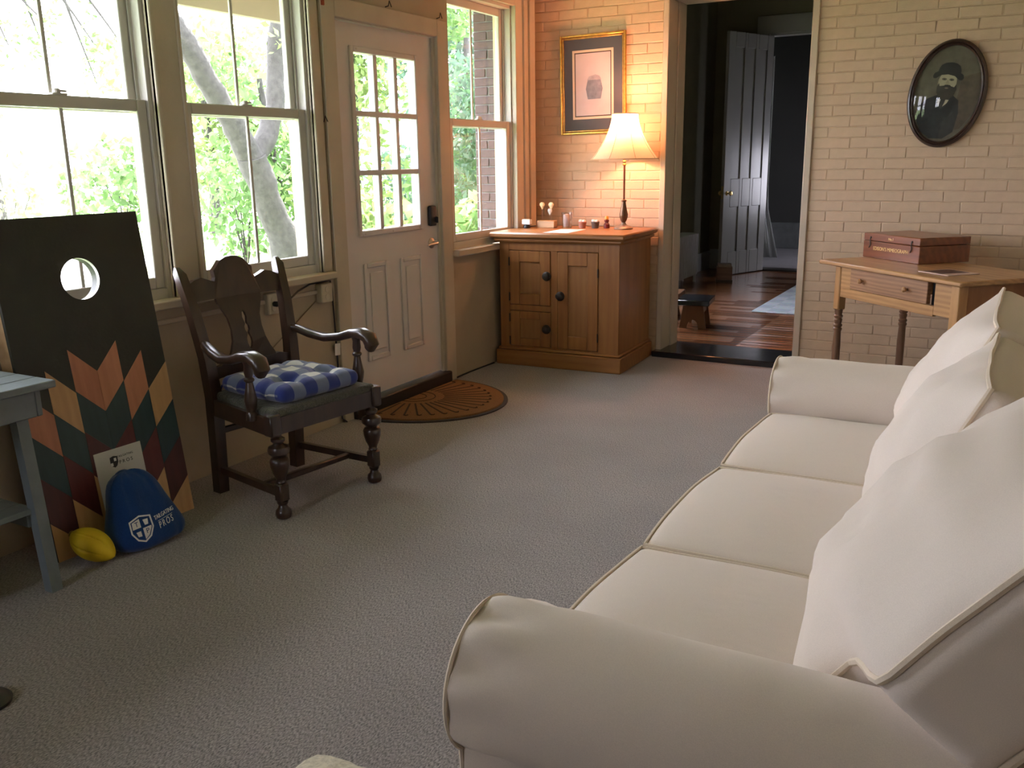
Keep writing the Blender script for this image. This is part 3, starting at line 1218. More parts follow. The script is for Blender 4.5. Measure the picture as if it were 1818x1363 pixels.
def gingham():
    m, t, N, L, b = nt('blue_gingham')
    tc = N.new('ShaderNodeTexCoord')
    sp = N.new('ShaderNodeSeparateXYZ')
    L.new(tc.outputs['Object'], sp.inputs[0])
    fac = []
    for ax in ('X', 'Y'):
        mu = N.new('ShaderNodeMath'); mu.operation = 'MULTIPLY'; mu.inputs[1].default_value = 1 / .124
        L.new(sp.outputs[ax], mu.inputs[0])
        fr_ = N.new('ShaderNodeMath'); fr_.operation = 'FRACT'
        ad = N.new('ShaderNodeMath'); ad.operation = 'ADD'; ad.inputs[1].default_value = 20.23
        L.new(mu.outputs[0], ad.inputs[0]); L.new(ad.outputs[0], fr_.inputs[0])
        gt = N.new('ShaderNodeMath'); gt.operation = 'GREATER_THAN'; gt.inputs[1].default_value = .5
        L.new(fr_.outputs[0], gt.inputs[0])
        fac.append(gt)
    sm = N.new('ShaderNodeMath'); sm.operation = 'ADD'
    L.new(fac[0].outputs[0], sm.inputs[0]); L.new(fac[1].outputs[0], sm.inputs[1])
    hv = N.new('ShaderNodeMath'); hv.operation = 'MULTIPLY'; hv.inputs[1].default_value = .5
    L.new(sm.outputs[0], hv.inputs[0])
    rp = N.new('ShaderNodeValToRGB'); rp.color_ramp.interpolation = 'CONSTANT'
    rp.color_ramp.elements[0].position = 0; rp.color_ramp.elements[0].color = (.62, .62, .60, 1)
    rp.color_ramp.elements[1].position = .34; rp.color_ramp.elements[1].color = (.13, .16, .27, 1)
    e = rp.color_ramp.elements.new(.8); e.color = (.012, .028, .19, 1)
    L.new(hv.outputs[0], rp.inputs['Fac'])
    nz = N.new('ShaderNodeTexNoise'); nz.inputs['Scale'].default_value = 500
    L.new(tc.outputs['Object'], nz.inputs['Vector'])
    bp = N.new('ShaderNodeBump'); bp.inputs['Strength'].default_value = .2; bp.inputs['Distance'].default_value = .003
    L.new(nz.outputs['Fac'], bp.inputs['Height']); L.new(bp.outputs['Normal'], b.inputs['Normal'])
    L.new(rp.outputs['Color'], b.inputs['Base Color'])
    b.inputs['Roughness'].default_value = .9
    b.inputs['Sheen Weight'].default_value = .3
    return m


def chair_cushion():
    tufts = [(-.095, -.095), (.095, -.095), (-.095, .095), (.095, .095)]

    def fn(q):
        x, y_, z = q
        u, v = x / .205, y_ / .215
        if z > -.03:
            z += .016 * (1 - u * u) * (1 - v * v)
            for (a, b_) in tufts:
                d = math.hypot(x - a, y_ - b_)
                z -= .040 * math.exp(-(d / .035) ** 2) * (1 if z > 0 else .2)
                z += .006 * math.exp(-((d - .075) / .03) ** 2)
            # channels running between the tufts
            z -= .010 * (math.exp(-((abs(x) - .095) / .018) ** 2) + math.exp(-((abs(y_) - .095) / .018) ** 2)) * (1 if z > 0 else 0)
        z += fnoise((x, y_, 1), 12, .004)
        return Vector((x, y_, z + .058))
    C = thing('chair_cushion', 'blue and white checked tufted cushion on the wooden armchair', 'cushion', (.505, 2.845, .4575), math.radians(-8))
    MB().rbox((.205, .215, .034), .032, 26, fn, T=Matrix.Translation((0, 0, -.022))).build('cover', gingham(), C, 60)
    for (a, b_) in tufts:
        z0 = fn(Vector((a, b_, .034))).z - .022
        MB().lathe([(.006, 0), (.008, .003), (.005, .006)], 10, Matrix.Translation((a, b_, z0 - .001))).build('tuft_button', fabric('blue_thread', (.03, .05, .2)), C)
    for s in (-1, 1):
        MB().tube([(-.20, s * .17, .03), (-.235, s * .18, .02), (-.25, s * .20, -.04), (-.24, s * .21, -.11)], .004, 6).build('tie', fabric('blue_thread', (.03, .05, .2)), C)


chair_cushion()

# ================================================================== CORNHOLE BOARD
BU, BV, BN = Vector((.03856, .99926, 0)), Vector((-.13356, .00515, .99103)), Vector((.99029, -.03821, .13366))
BO = Vector((.24, 1.839, 0)) + BU * .021
TB = basis(BO, BU, BV, BN)


def cornhole():
    G = thing('cornhole_board', 'dark beanbag toss board with round hole and stained diamond pattern under the window', 'game board', BO)
    T = Matrix.Translation(-BO) @ TB
    Wd, Ht = .610, 1.235
    hc = (.317, 1.0)
    hr_ = .0775
    dark = plain('dark_olive_stain', (.020, .021, .013), .55, .15, 12, .1, 80)
    edge = wood('plywood_edge', (.5, .33, .17), (.36, .22, .1), 'y', .6, 6, 0)
    # deck with hole
    bm = bmesh.new()
    nseg = 48
    ring = [(hc[0] + hr_ * math.cos(2 * PI * i / nseg), hc[1] + hr_ * math.sin(2 * PI * i / nseg)) for i in range(nseg)]

    def outer(a):
        dx, dy = math.cos(a), math.sin(a)
        ts = []
        if dx > 1e-9: ts.append((Wd - hc[0]) / dx)
        if dx < -1e-9: ts.append((0 - hc[0]) / dx)
        if dy > 1e-9: ts.append((Ht - hc[1]) / dy)
        if dy < -1e-9: ts.append((0 - hc[1]) / dy)
        t_ = min(ts)
        return (hc[0] + dx * t_, hc[1] + dy * t_)
    angs = sorted([2 * PI * i / nseg for i in range(nseg)] + [math.atan2(cy - hc[1], cx - hc[0]) % (2 * PI) for cx in (0, Wd) for cy in (0, Ht)])
    vs, fs, mi = [], [], []
    for z in (0.0, -.016):
        for a in angs:
            vs.append((hc[0] + hr_ * math.cos(a), hc[1] + hr_ * math.sin(a), z))
            vs.append((*outer(a), z))
    n = len(angs)
    d = MB()
    for i in range(n):
        j = (i + 1) % n
        d_f = [(2 * i, 2 * i + 1, 2 * j + 1, 2 * j)]
        d_b = [(2 * n + 2 * i, 2 * n + 2 * j, 2 * n + 2 * j + 1, 2 * n + 2 * i + 1)]
        d_h = [(2 * i, 2 * j, 2 * n + 2 * j, 2 * n + 2 * i)]
        d_o = [(2 * i + 1, 2 * n + 2 * i + 1, 2 * n + 2 * j + 1, 2 * j + 1)]
        fs += d_f + d_b + d_h + d_o
        mi += [0, 0, 1, 0]
    d.add(vs, fs, T)
    d.m = mi
    d.build('deck', [dark, plain('lit_hole_edge', (.75, .74, .7), .4)], G)  # pale hole rim: light on the plywood edge, painted into the colour
    bm.free()
    # box frame behind the deck
    for (a, b_, c, e, nm) in ((0, .02, 0, Ht, 'side_rail'), (Wd - .02, Wd, 0, Ht, 'side_rail'), (.02, Wd - .02, 0, .02, 'end_rail'), (.02, Wd - .02, Ht - .02, Ht, 'end_rail')):
        MB().box(a, b_, c, e, -.085, -.0162, .002, T).build(nm, edge if c == 0 and e == Ht and a == 0 else (dark if c > 0 else edge), G)
    # support ring seen through the hole
    rg = MB()
    pr = []
    for i in range(40):
        pr.append((hc[0] + .088 * math.cos(2 * PI * i / 40), hc[1] + .088 * math.sin(2 * PI * i / 40), -.05))
    vs, fs = [], []
    for i in range(40):
        c_, s_ = math.cos(2 * PI * i / 40), math.sin(2 * PI * i / 40)
        for (r_, z_) in ((.0785, -.0165), (.086, -.0165), (.086, -.05), (.0785, -.05)):
            vs.append((hc[0] + r_ * c_, hc[1] + r_ * s_, z_))
    for i in range(40):
        j = (i + 1) % 40
        for k in range(4):
            k2 = (k + 1) % 4
            fs.append((i * 4 + k, j * 4 + k, j * 4 + k2, i * 4 + k2))
    rg.add(vs, fs, T)
    rg.build('hole_collar', dark, G)
    # stained parallelogram pieces in six staves
    sw = Wd / 6
    cols = {
        'o1': ((.50, .20, .105), (.36, .13, .065)), 'o2': ((.54, .23, .12), (.40, .155, .075)), 'tan': ((.58, .34, .155), (.43, .24, .10)),
        'teal': ((.022, .055, .058), (.012, .036, .038)), 'red': ((.12, .022, .018), (.070, .013, .012)), 'dred': ((.085, .018, .015), (.048, .011, .010)),
    }
    wm = {k: wood('stain_' + k, a, b_, 'z', .5, 7, .05) for k, (a, b_) in cols.items()}
    tops = [(.630, .528), (.690, .588), (.750, .651), (.651, .750), (.590, .693), (.536, .628)]
    lit = ['o1', 'tan', 'o1', 'o2', 'o2', 'tan']
    for s in range(6):
        ua, ub = sw * s + .0006, sw * (s + 1) - .0006
        tl, tr = tops[s]
        hts = [.157, .155, .170]
        seq = [lit[s], 'teal', 'red' if s in (1, 3, 4) else 'dred']
        for hgt, cn in zip(hts, seq):
            poly = [(ua, tl), (ub, tr), (ub, max(.0, tr - hgt + .001)), (ua, max(.0, tl - hgt + .001))]
            d2 = MB().prism(poly[::-1], 0.0002, .0016, 'xy', T)
            d2.build('diamond', wm[cn], G)
            tl -= hgt
            tr -= hgt
        if min(tl, tr) > -.2:
            poly = [(ua, max(0.0, tl)), (ub, max(0.0, tr)), (ub, .0), (ua, .0)]
            if tl > .005 and tr > .005:
                MB().prism(poly[::-1], .0002, .0016, 'xy', T).build('diamond', wm['tan'], G)
            elif tl > .005:
                x_ = ua + (ub - ua) * tl / (tl - tr)
                MB().prism([(ua, tl), (ua, 0), (x_, 0)], .0002, .0016, 'xy', T).build('diamond', wm['tan'], G)
            elif tr > .005:
                x_ = ub - (ub - ua) * tr / (tr - tl)
                MB().prism([(ub, tr), (x_, 0), (ub, 0)], .0002, .0016, 'xy', T).build('diamond', wm['tan'], G)
    return G


cornhole()

# cardboard leaflet leaning on the board behind the bag
def leaflet():
    o = thing('instruction_sheet', 'white printed card leaning on the game board behind the blue bag', 'card', BO)
    T = Matrix.Translation(-BO) @ TB @ Matrix.Translation((0, 0, .006))
    q = Matrix.Rotation(math.radians(1.5), 4, 'Z')
    T2 = T @ Matrix.Translation((.215, .03, 0)) @ Matrix.Rotation(-.012, 4, 'X')
    MB().box(0, .205, 0, .315, 0, .003, .0005, T2).build('sheet', plain('white_card', (.56, .55, .52), .7, .02, 6), o)
    ink = plain('black_ink', (.02, .02, .02), .6)
    # small shield
    sh = [(-.016, .018), (0, .022), (.016, .018), (.017, -.004), (.010, -.018), (0, -.024), (-.010, -.018), (-.017, -.004)]
    MB().prism(sh, 0, .0004, 'xy', T2 @ Matrix.Translation((.078, .267, .0031))).build('shield_mark', ink, o)
    for (a, b_) in ((.005, .007), (-.011, -.010)):
        MB().box(.078 + a - .005, .078 + a + .005, .267 + b_ - .006, .267 + b_ + .006, .0034, .0038, 0, T2).build('shield_square', M_WHITEP, o)
    text('TAILGATING', .0115, ink, o, T2 @ Matrix.Translation((.128, .281, .0033)), spacing=1.1)
    text('PROS', .019, ink, o, T2 @ Matrix.Translation((.128, .258, .0033)), spacing=1.5)


leaflet()

# blue drawstring bag slumped against the board
def bag():
    B = thing('drawstring_bag', 'royal blue drawstring bag with white shield print slumped against the game board', 'bag', (.36, 2.095, 0))
    blue = fabric('blue_nylon', (.010, .045, .175), .12, 300, .35, .25, 16)
    # silhouette half widths at heights, and depth
    rows = [(.0, .115, .055), (.012, .146, .085), (.04, .158, .095), (.08, .152, .088), (.13, .135, .074), (.18, .116, .060), (.225, .106, .050), (.262, .086, .042), (.284, .058, .028), (.294, .018, .010)]
    lean = math.radians(-9)
    vs, fs = [], []
    seg = 40
    def pos(i, k, rows=rows):
        z, w, d = rows[i]
        a = 2 * PI * k / seg
        cx, cy = math.cos(a), math.sin(a)
        ww = w * (1 + .035 * math.sin(5 * a + z * 30))
        # u along the board (y), forward = +x
        uu = ww * math.copysign(abs(cx) ** .8, cx) + .055 - z * .16
        ff = d * math.copysign(abs(cy) ** .9, cy)
        ff += fnoise((uu * 1.0, z, cy), 14, .010)
        return (ff - .13 * z * 1.0, uu, z + (.006 * math.sin(3 * a) if z > .02 else 0))
    for i in range(len(rows)):
        for k in range(seg):
            vs.append(pos(i, k))
    for i in range(len(rows) - 1):
        for k in range(seg):
            k2 = (k + 1) % seg
            fs.append((i * seg + k2, i * seg + k, (i + 1) * seg + k, (i + 1) * seg + k2))
    fs.append(list(range(seg)))
    fs.append([(len(rows) - 1) * seg + k for k in range(seg)][::-1])
    ob = MB().add([(v[0] + .02, v[1], v[2]) for v in vs], fs).build('sack', blue, B, 70)
    md = ob.modifiers.new('subdivision', 'SUBSURF')
    md.levels = 1
    md.render_levels = 1
    # print on the front of the sack
    Tp = basis((.126, -.022, .118), (.12, .985, -.02), (-.20, .03, .97), (.97, -.15, .20))
    Tp = Tp @ Matrix.Rotation(math.radians(4), 4, 'Z')
    def prof(u):
        return -.30 * max(0, u - .01) - (.9 * max(0, -u - .02)) ** 2 * 2
    white = M_WHITEP
    sh = [(-.044, .036), (0, .048), (.044, .036), (.046, -.010), (.028, -.042), (0, -.056), (-.028, -.042), (-.046, -.010)]
    inn = [(x * .88, y_ * .88) for x, y_ in sh]
    S0 = Tp @ Matrix.Translation((-.035, 0, .004))
    rim = MB()
    n = len(sh)
    vs = [(x, y_, z) for z in (0, .0016) for (x, y_) in sh] + [(x, y_, z) for z in (0, .0016) for (x, y_) in inn]
    fs = []
    for k in range(n):
        j = (k + 1) % n
        fs += [(n + k, n + j, 3 * n + j, 3 * n + k), (k, n + k, n + j, j)[::-1], (2 * n + k, 2 * n + j, 3 * n + j, 3 * n + k)]
    rim.add(vs, fs, S0).build('shield_border', white, B)
    MB().prism([(-.036, .003), (-.003, .003), (-.003, .036), (-.034, .029)], 0, .0016, 'xy', S0).build('shield_quarter', white, B)
    MB().prism([(.003, -.003), (.003, -.045), (.021, -.034), (.037, -.008), (.037, -.003)], 0, .0016, 'xy', S0).build('shield_quarter', white, B)
    MB().prism([(.010, .028), (.030, .026), (.027, .006), (.014, .006)], 0, .0016, 'xy', S0).build('cup_mark', white, B)
    MB().prism([(-.026, -.010), (-.008, -.010), (-.008, -.030), (-.022, -.028)], 0, .0016, 'xy', S0).build('cup_mark', white, B)
    bt = plain('blue_print', (.010, .04, .16), .7)
    text('T', .026, bt, B, S0 @ Matrix.Translation((-.018, .018, .0018)))
    text('P', .026, bt, B, S0 @ Matrix.Translation((.018, -.018, .0018)))
    S1 = Tp @ Matrix.Translation((.064, 0, .003)) @ Matrix.Rotation(math.radians(24), 4, 'Y')
    text('TAILGATING', .023, white, B, S1 @ Matrix.Translation((0, .020, 0.0)), spacing=.95, sx=.95)
    text('PROS', .036, white, B, S1 @ Matrix.Translation((.0, -.014, .0)), spacing=1.45, sx=.8)
    MB().box(-.045, .045, .0035, .005, 0, .001, 0, S1).build('print_line', white, B)
    return B


bag()

# small foam football
def football():
    vs, fs = [], []
    n, seg = 26, 120
    Lh, R = .092, .056
    for i in range(n + 1):
        t = -1 + 2 * i / n
        r = R * max(0, (1 - abs(t) ** 2.1)) ** .72 * (1 - .06 * t)
        for k in range(seg):
            a = 2 * PI * k / seg
            g = 1 - .09 * max(0, math.cos(6 * (a + t * .25))) ** 16 * (1 - t * t)
            vs.append((t * Lh, r * g * math.cos(a), r * g * math.sin(a)))
    for i in range(n):
        for k in range(seg):
            k2 = (k + 1) % seg
            fs.append((i * seg + k, (i + 1) * seg + k, (i + 1) * seg + k2, i * seg + k2))
    Mx = Vector((.81, .29, -.42)).to_track_quat('X', 'Z').to_matrix().to_4x4()
    F = thing('toy_football', 'small yellow ribbed foam football on the carpet beside the blue bag', 'ball', (.350, 1.928, .066))
    MB().add(vs, fs, Mx).build('body', plain('yellow_foam', (.72, .50, .01), .6, .06, 20), F, 60)
    MB().lathe([(.010, 0), (.012, .004), (.006, .008)], 12, Mx @ basis((-Lh + .004, 0, 0), (0, 1, 0), (0, 0, 1), (-1, 0, 0))).build('end_cap', plain('dark_yellow', (.25, .17, .02), .6), F)


football()

# ================================================================== BLUE-GREY PAINTED TABLE (left edge)
def grey_table():
    P = thing('side_table', 'blue grey painted wooden side table with lower shelf beside the game board', 'table', (.17, 1.45, 0))
    m = M_GREYP
    X = .28   # half depth
    # local: x towards room, y along the wall; right end at local y=+.36
    for k in range(5):
        x0 = -.17 + k * .1
        MB().box(x0, x0 + .098, -.75, .325, .708, .732, .003).build('top_plank', m, P)
    MB().box(-.11, .285, .275, .295, .615, .708, .003).build('apron', m, P)
    MB().box(.265, .285, -.7, .275, .615, .708, .003).build('apron', m, P)
    for (x0, dx) in ((.228, .022), (-.10, -.01)):
        for yy, dy in ((.238, -.050), (-.68, -.04)):
            l = MB()
            vs = []
            for z, t in ((0, 1.0), (.70, 0.0)):
                cx, cy = x0 + dx * t, yy - dy * t * .55
                for ex, ey in ((-.02, -.02), (.02, -.02), (.02, .02), (-.02, .02)):
                    vs.append((cx + ex, cy + ey, z))
            l.add(vs, [(3, 2, 1, 0), (4, 5, 6, 7), (0, 1, 5, 4), (1, 2, 6, 5), (2, 3, 7, 6), (3, 0, 4, 7)])
            l.build('leg', m, P)
    for k in range(4):
        x0 = -.10 + k * .085
        MB().box(x0, x0 + .082, -.68, .252, .282, .302, .003).build('shelf_plank', m, P)
    MB().box(-.10, .225, .225, .245, .235, .282, .003).build('shelf_rail', m, P)
    return P


grey_table()

def wire_basket():
    Wb = thing('wire_basket', 'black wire basket on the floor under the blue grey table', 'basket', (.25, 1.50, 0))
    m = M_BLACK
    for z, r in ((.006, .07), (.06, .095), (.11, .115)):
        MB().tube([(r * math.cos(2 * PI * i / 28), r * math.sin(2 * PI * i / 28), z) for i in range(28)], .003, 6, closed=True).build('ring', m, Wb)
    for k in range(14):
        a = 2 * PI * k / 14
        MB().tube([(.07 * math.cos(a), .07 * math.sin(a), .006), (.095 * math.cos(a), .095 * math.sin(a), .06), (.115 * math.cos(a), .115 * math.sin(a), .11)], .0022, 5).build('wire', m, Wb)
    MB().lathe([(.062, .004), (.085, .05), (.085, .052), (.0, .052)], 20, cap=False).build('liner', plain('black_cloth', (.012, .012, .012), .9), Wb)


wire_basket()
lb = MB().lathe([(.06, 0), (.062, .01), (.05, .022), (.02, .03), (.012, .04), (.0, .042)], 24)
tag(lb.build('round_weight', M_BLACK), 'dark round foot on the carpet at the lower left edge', 'furniture foot').location = (.875, 1.20, 0)

# ================================================================== DOOR MAT
def coir_material():
    m, t, N, L, b = nt('coir')
    tc = N.new('ShaderNodeTexCoord')
    nz = N.new('ShaderNodeTexNoise'); nz.inputs['Scale'].default_value = 260; nz.inputs['Detail'].default_value = 3
    L.new(tc.outputs['Object'], nz.inputs['Vector'])
    rp = N.new('ShaderNodeValToRGB')
    rp.color_ramp.elements[0].position = .3; rp.color_ramp.elements[1].position = .7
    rp.color_ramp.elements[0].color = (.12, .055, .020, 1); rp.color_ramp.elements[1].color = (.30, .145, .055, 1)
    L.new(nz.outputs['Fac'], rp.inputs['Fac']); L.new(rp.outputs['Color'], b.inputs['Base Color'])
    b.inputs['Roughness'].default_value = .95
    bp = N.new('ShaderNodeBump'); bp.inputs['Strength'].default_value = .8; bp.inputs['Distance'].default_value = .006
    L.new(nz.outputs['Fac'], bp.inputs['Height']); L.new(bp.outputs['Normal'], b.inputs['Normal'])
    return m


def door_mat():
    D = thing('door_mat', 'half round brown coir door mat with sunburst grooves at the porch door', 'door mat', (.056, 4.36, 0))
    A_, B_ = .600, .515
    rub = plain('dark_rubber', (.025, .02, .02), .7, .2, 30)
    def half(a, b_, x0=0.0, n=40):
        return [(x0 + a * math.cos(-PI / 2 + PI * i / n), b_ * math.sin(-PI / 2 + PI * i / n)) for i in range(n + 1)]
    MB().prism(half(A_, B_), 0, .007).build('rubber_base', rub, D)
    c = MB().prism(half(A_ - .035, B_ - .035, .012), .007, .016)
    co = c.build('coir_pile', coir_material(), D)
    # grooves
    g = plain('groove', (.035, .018, .008), .95)
    for k in range(19):
        a = -PI / 2 + PI * (k + .5) / 19
        r0, r1 = .34, .84
        p0 = Vector(((A_ - .03) * r0 * math.cos(a) + .012, (B_ - .03) * r0 * math.sin(a), .0158))
        p1 = Vector(((A_ - .03) * r1 * math.cos(a) + .012, (B_ - .03) * r1 * math.sin(a), .0158))
        d = (p1 - p0).normalized()
        n_ = Vector((-d.y, d.x, 0)) * .0055
        hk = d * 0.0
        MB().add([p0 - n_, p1 - n_, p1 + n_, p0 + n_, p0 - n_ + Vector((0, 0, .0012)), p1 - n_ + Vector((0, 0, .0012)), p1 + n_ + Vector((0, 0, .0012)), p0 + n_ + Vector((0, 0, .0012))],
                 [(4, 5, 6, 7), (0, 1, 5, 4), (1, 2, 6, 5), (2, 3, 7, 6), (3, 0, 4, 7)]).build('groove', g, D)
        # hooked end
        p2 = p1 + n_ * 4
        MB().tube([p1, (p1 + p2) / 2 + d * .008, p2 - d * .004], .0045, 5).build('groove', g, D)
    for r0 in (.14, .24):
        MB().tube([((A_ - .03) * r0 * math.cos(-PI / 2 + PI * i / 20) + .012, (B_ - .03) * r0 * math.sin(-PI / 2 + PI * i / 20), .0145) for i in range(21)], .004, 5).build('groove', g, D)


door_mat()

# ================================================================== PINE CABINET
CABZ = .922
CA = math.radians(2.5)
CX0, CY0 = .035, 5.440      # front left corner of the plinth


def CB(x, y, z):
    c, s = math.cos(CA), math.sin(CA)
    return Vector((CX0 + x * c - y * s, CY0 + x * s + y * c, z))


def cabinet():
    K = thing('pine_cabinet', 'honey pine washstand cabinet with three panelled doors below the lamp', 'cabinet', (CX0, CY0, 0), CA)
    Wd, Dp = .915, .675
    m, mx = M_PINE, M_PINEX
    # local x right, y back, front face at y = .03
    MB().box(-.005, Wd + .005, 0, Dp, 0, .105, .004).build('plinth', mx, K)
    MB().box(.005, Wd - .005, .012, Dp, .105, .125, .008).build('plinth_moulding', mx, K)
    bd = MB()
    y0 = .03
    bd.box(.02, .045, y0, Dp, .12, .86)                       # left side
    bd.box(Wd - .045, Wd - .02, y0, Dp, .12, .86)             # right side
    bd.box(.045, Wd - .045, Dp - .02, Dp, .12, .86)           # back
    bd.box(.045, Wd - .045, y0 + .02, Dp - .02, .12, .135)
    bd.build('carcass', m, K)
    ff = MB()
    ff.box(.02, .095, y0 - .004, y0 + .02, .12, .86, .002)
    ff.box(Wd - .165, Wd - .02, y0 - .004, y0 + .02, .12, .86, .002)
    ff.box(.405, .455, y0 - .004, y0 + .02, .12, .80, .002)
    ff.box(.095, Wd - .165, y0 - .004, y0 + .02, .80, .86, .002)
    ff.box(.095, Wd - .165, y0 - .004, y0 + .02, .12, .135, .002)
    ff.box(.095, .405, y0 - .004, y0 + .02, .385, .425, .002)
    ff.build('face_frame', m, K)
    MB().box(-.015, Wd + .012, -.008, Dp, .855, .890, .014).build('cornice', mx, K)
    MB().box(-.035, Wd + .030, -.030, Dp + .01, .886, CABZ, .010).build('top', mx, K)

    def cdoor(x0, x1, z0, z1, sw, latch_x, latch_z, hinge_x, flip, rails):
        yd = y0 + .002
        fr_ = MB()
        fr_.box(x0, x0 + sw, yd - .012, yd + .010, z0, z1, .003)
        fr_.box(x1 - sw, x1, yd - .012, yd + .010, z0, z1, .003)
        fr_.box(x0 + sw, x1 - sw, yd - .012, yd + .010, z1 - rails[1], z1, .003)
        fr_.box(x0 + sw, x1 - sw, yd - .012, yd + .010, z0, z0 + rails[0], .003)
        d = fr_.build('door', m, K)
        MB().box(x0 + sw - .004, x1 - sw + .004, yd - .002, yd + .006, z0 + rails[0] - .004, z1 - rails[1] + .004).build('door_panel', wood('pale_pine', (.34, .16, .05), (.24, .10, .029), 'z', .45, 7, .15), d)
        lt = MB()
        lt.lathe([(.032, 0), (.032, .004), (.026, .007), (.018, .020), (.023, .026), (.010, .032)], 18, basis((latch_x, yd - .012, latch_z), (1, 0, 0), (0, 0, -1), (0, -1, 0)) if False else basis((latch_x, yd - .012, latch_z), (1, 0, 0), (0, 0, 1), (0, -1, 0)))
        lt.box(latch_x - .012 * flip, latch_x + .034 * flip, yd - .022, yd - .012, latch_z - .012, latch_z + .012, .003) if flip > 0 else lt.box(latch_x - .034, latch_x + .012, yd - .022, yd - .012, latch_z - .012, latch_z + .012, .003)
        lt.build('latch', M_IRON, d, label='dark iron turn latch')
        for zz in (z0 + (z1 - z0) * .14, z1 - (z1 - z0) * .20):
            MB().box(hinge_x - .005, hinge_x + .005, yd - .018, yd - .010, zz - .03, zz + .03, .003).build('hinge', M_IRON, d)
        return d
    cdoor(.098, .402, .428, .797, .075, .378, .63, .096, 1, (.075, .075))
    cdoor(.098, .402, .138, .382, .075, .374, .265, .096, 1, (.055, .055))
    cdoor(.458, Wd - .168, .138, .797, .075, .478, .50, Wd - .166, -1, (.09, .09))
    return K


cabinet()

# ================================================================== TABLE LAMP
def lamp():
    P = Vector((.775, 5.945, CABZ))
    Lp = thing('table_lamp', 'lit table lamp with cream bell shade and slim bronze stem on the pine cabinet', 'lamp', P)
    bronze = plain('antique_bronze', (.16, .085, .045), .35, .3, 25, metal=.6)
    MB().lathe([(.064, 0), (.066, .008), (.060, .014), (.052, .020), (.030, .026), (.018, .036), (.014, .046)], 28).build('base', plain('pale_bronze', (.32, .24, .18), .4, .15, 30, metal=.4), Lp)
    MB().lathe([(.012, .044), (.022, .062), (.029, .085), (.030, .100), (.022, .135), (.016, .165), (.014, .185), (.019, .19), (.019, .197), (.009, .203)], 20).build('vase_stem', bronze, Lp)
    MB().lathe([(.0075, .20), (.0075, .43)], 14).build('stem', plain('red_brown_metal', (.22, .07, .025), .35, .2, 20, metal=.4), Lp)
    MB().lathe([(.008, .428), (.014, .436), (.008, .446), (.014, .456), (.008, .466), (.012, .474), (.006, .482), (.005, .58)], 14).build('socket', M_BRASS, Lp)
    # bell shade
    zb, zt = .473, .768
    rb, rt = .229, .088
    m, t, N, L, b = nt('lamp_shade_cloth')
    out = [n for n in N if n.type == 'OUTPUT_MATERIAL'][0]
    tl = N.new('ShaderNodeBsdfTranslucent'); tl.inputs['Color'].default_value = (.85, .72, .52, 1)
    nz = N.new('ShaderNodeTexNoise'); nz.inputs['Scale'].default_value = 90
    tc = N.new('ShaderNodeTexCoord'); L.new(tc.outputs['Object'], nz.inputs['Vector'])
    rp = N.new('ShaderNodeValToRGB')
    rp.color_ramp.elements[0].color = (.58, .48, .36, 1); rp.color_ramp.elements[1].color = (.68, .58, .45, 1)
    L.new(nz.outputs['Fac'], rp.inputs['Fac']); L.new(rp.outputs['Color'], b.inputs['Base Color'])
    b.inputs['Roughness'].default_value = .9
    mx = N.new('ShaderNodeMixShader'); mx.inputs['Fac'].default_value = .36
    L.new(b.outputs['BSDF'], mx.inputs[1]); L.new(tl.outputs['BSDF'], mx.inputs[2]); L.new(mx.outputs['Shader'], out.inputs['Surface'])
    prof = []
    for i in range(15):
        s = i / 14
        prof.append((rt + (rb - rt) * (s ** 1.75), zt + (zb - zt) * s))
    seg = 64
    vs, fs = [], []
    for (r, z) in prof:
        for k in range(seg):
            a = 2 * PI * k / seg
            rr = r * (1 - .018 * abs(math.sin(4 * a + .3)) * (r / rb))
            vs.append((rr * math.cos(a), rr * math.sin(a), z))
    for i in range(len(prof) - 1):
        for k in range(seg):
            k2 = (k + 1) % seg
            fs.append((i * seg + k, (i + 1) * seg + k, (i + 1) * seg + k2, i * seg + k2))
    sh = MB().add(vs, fs).build('lamp_shade', m, Lp, 60)
    trimm = plain('shade_trim', (.50, .36, .22), .8)
    MB().tube([(rb * math.cos(2 * PI * k / 48), rb * math.sin(2 * PI * k / 48), zb) for k in range(48)], .003, 6, closed=True).build('rim', trimm, sh)
    MB().tube([(rt * math.cos(2 * PI * k / 32), rt * math.sin(2 * PI * k / 32), zt) for k in range(32)], .003, 6, closed=True).build('rim', trimm, sh)
    for k in range(8):
        a = (PI / 4) * k - .075
        MB().tube([((r + .0008) * math.cos(a) * .999, (r + .0008) * math.sin(a) * .999, z) for (r, z) in prof], .0011, 5).build('rib', plain('rib_tape', (.30, .20, .12), .8), sh)
    # bulb
    bm_, t_, N_, L_, b_ = nt('bulb_glow')
    b_.inputs['Emission Color'].default_value = (1, .55, .22, 1)
    b_.inputs['Emission Strength'].default_value = 12.0
    MB().lathe([(.012, .58), (.022, .60), (.030, .63), (.027, .655), (.014, .67), (.003, .673)], 16).build('bulb', bm_, Lp)
    d = bpy.data.lights.new('lamp_light', 'POINT')
    d.energy = 5.2
    d.color = (1.0, .36, .19)
    d.shadow_soft_size = .034
    o = bpy.data.objects.new('lamp_light', d)
    COL.objects.link(o)
    o.parent = Lp
    o.location = (0, 0, .705)


lamp()

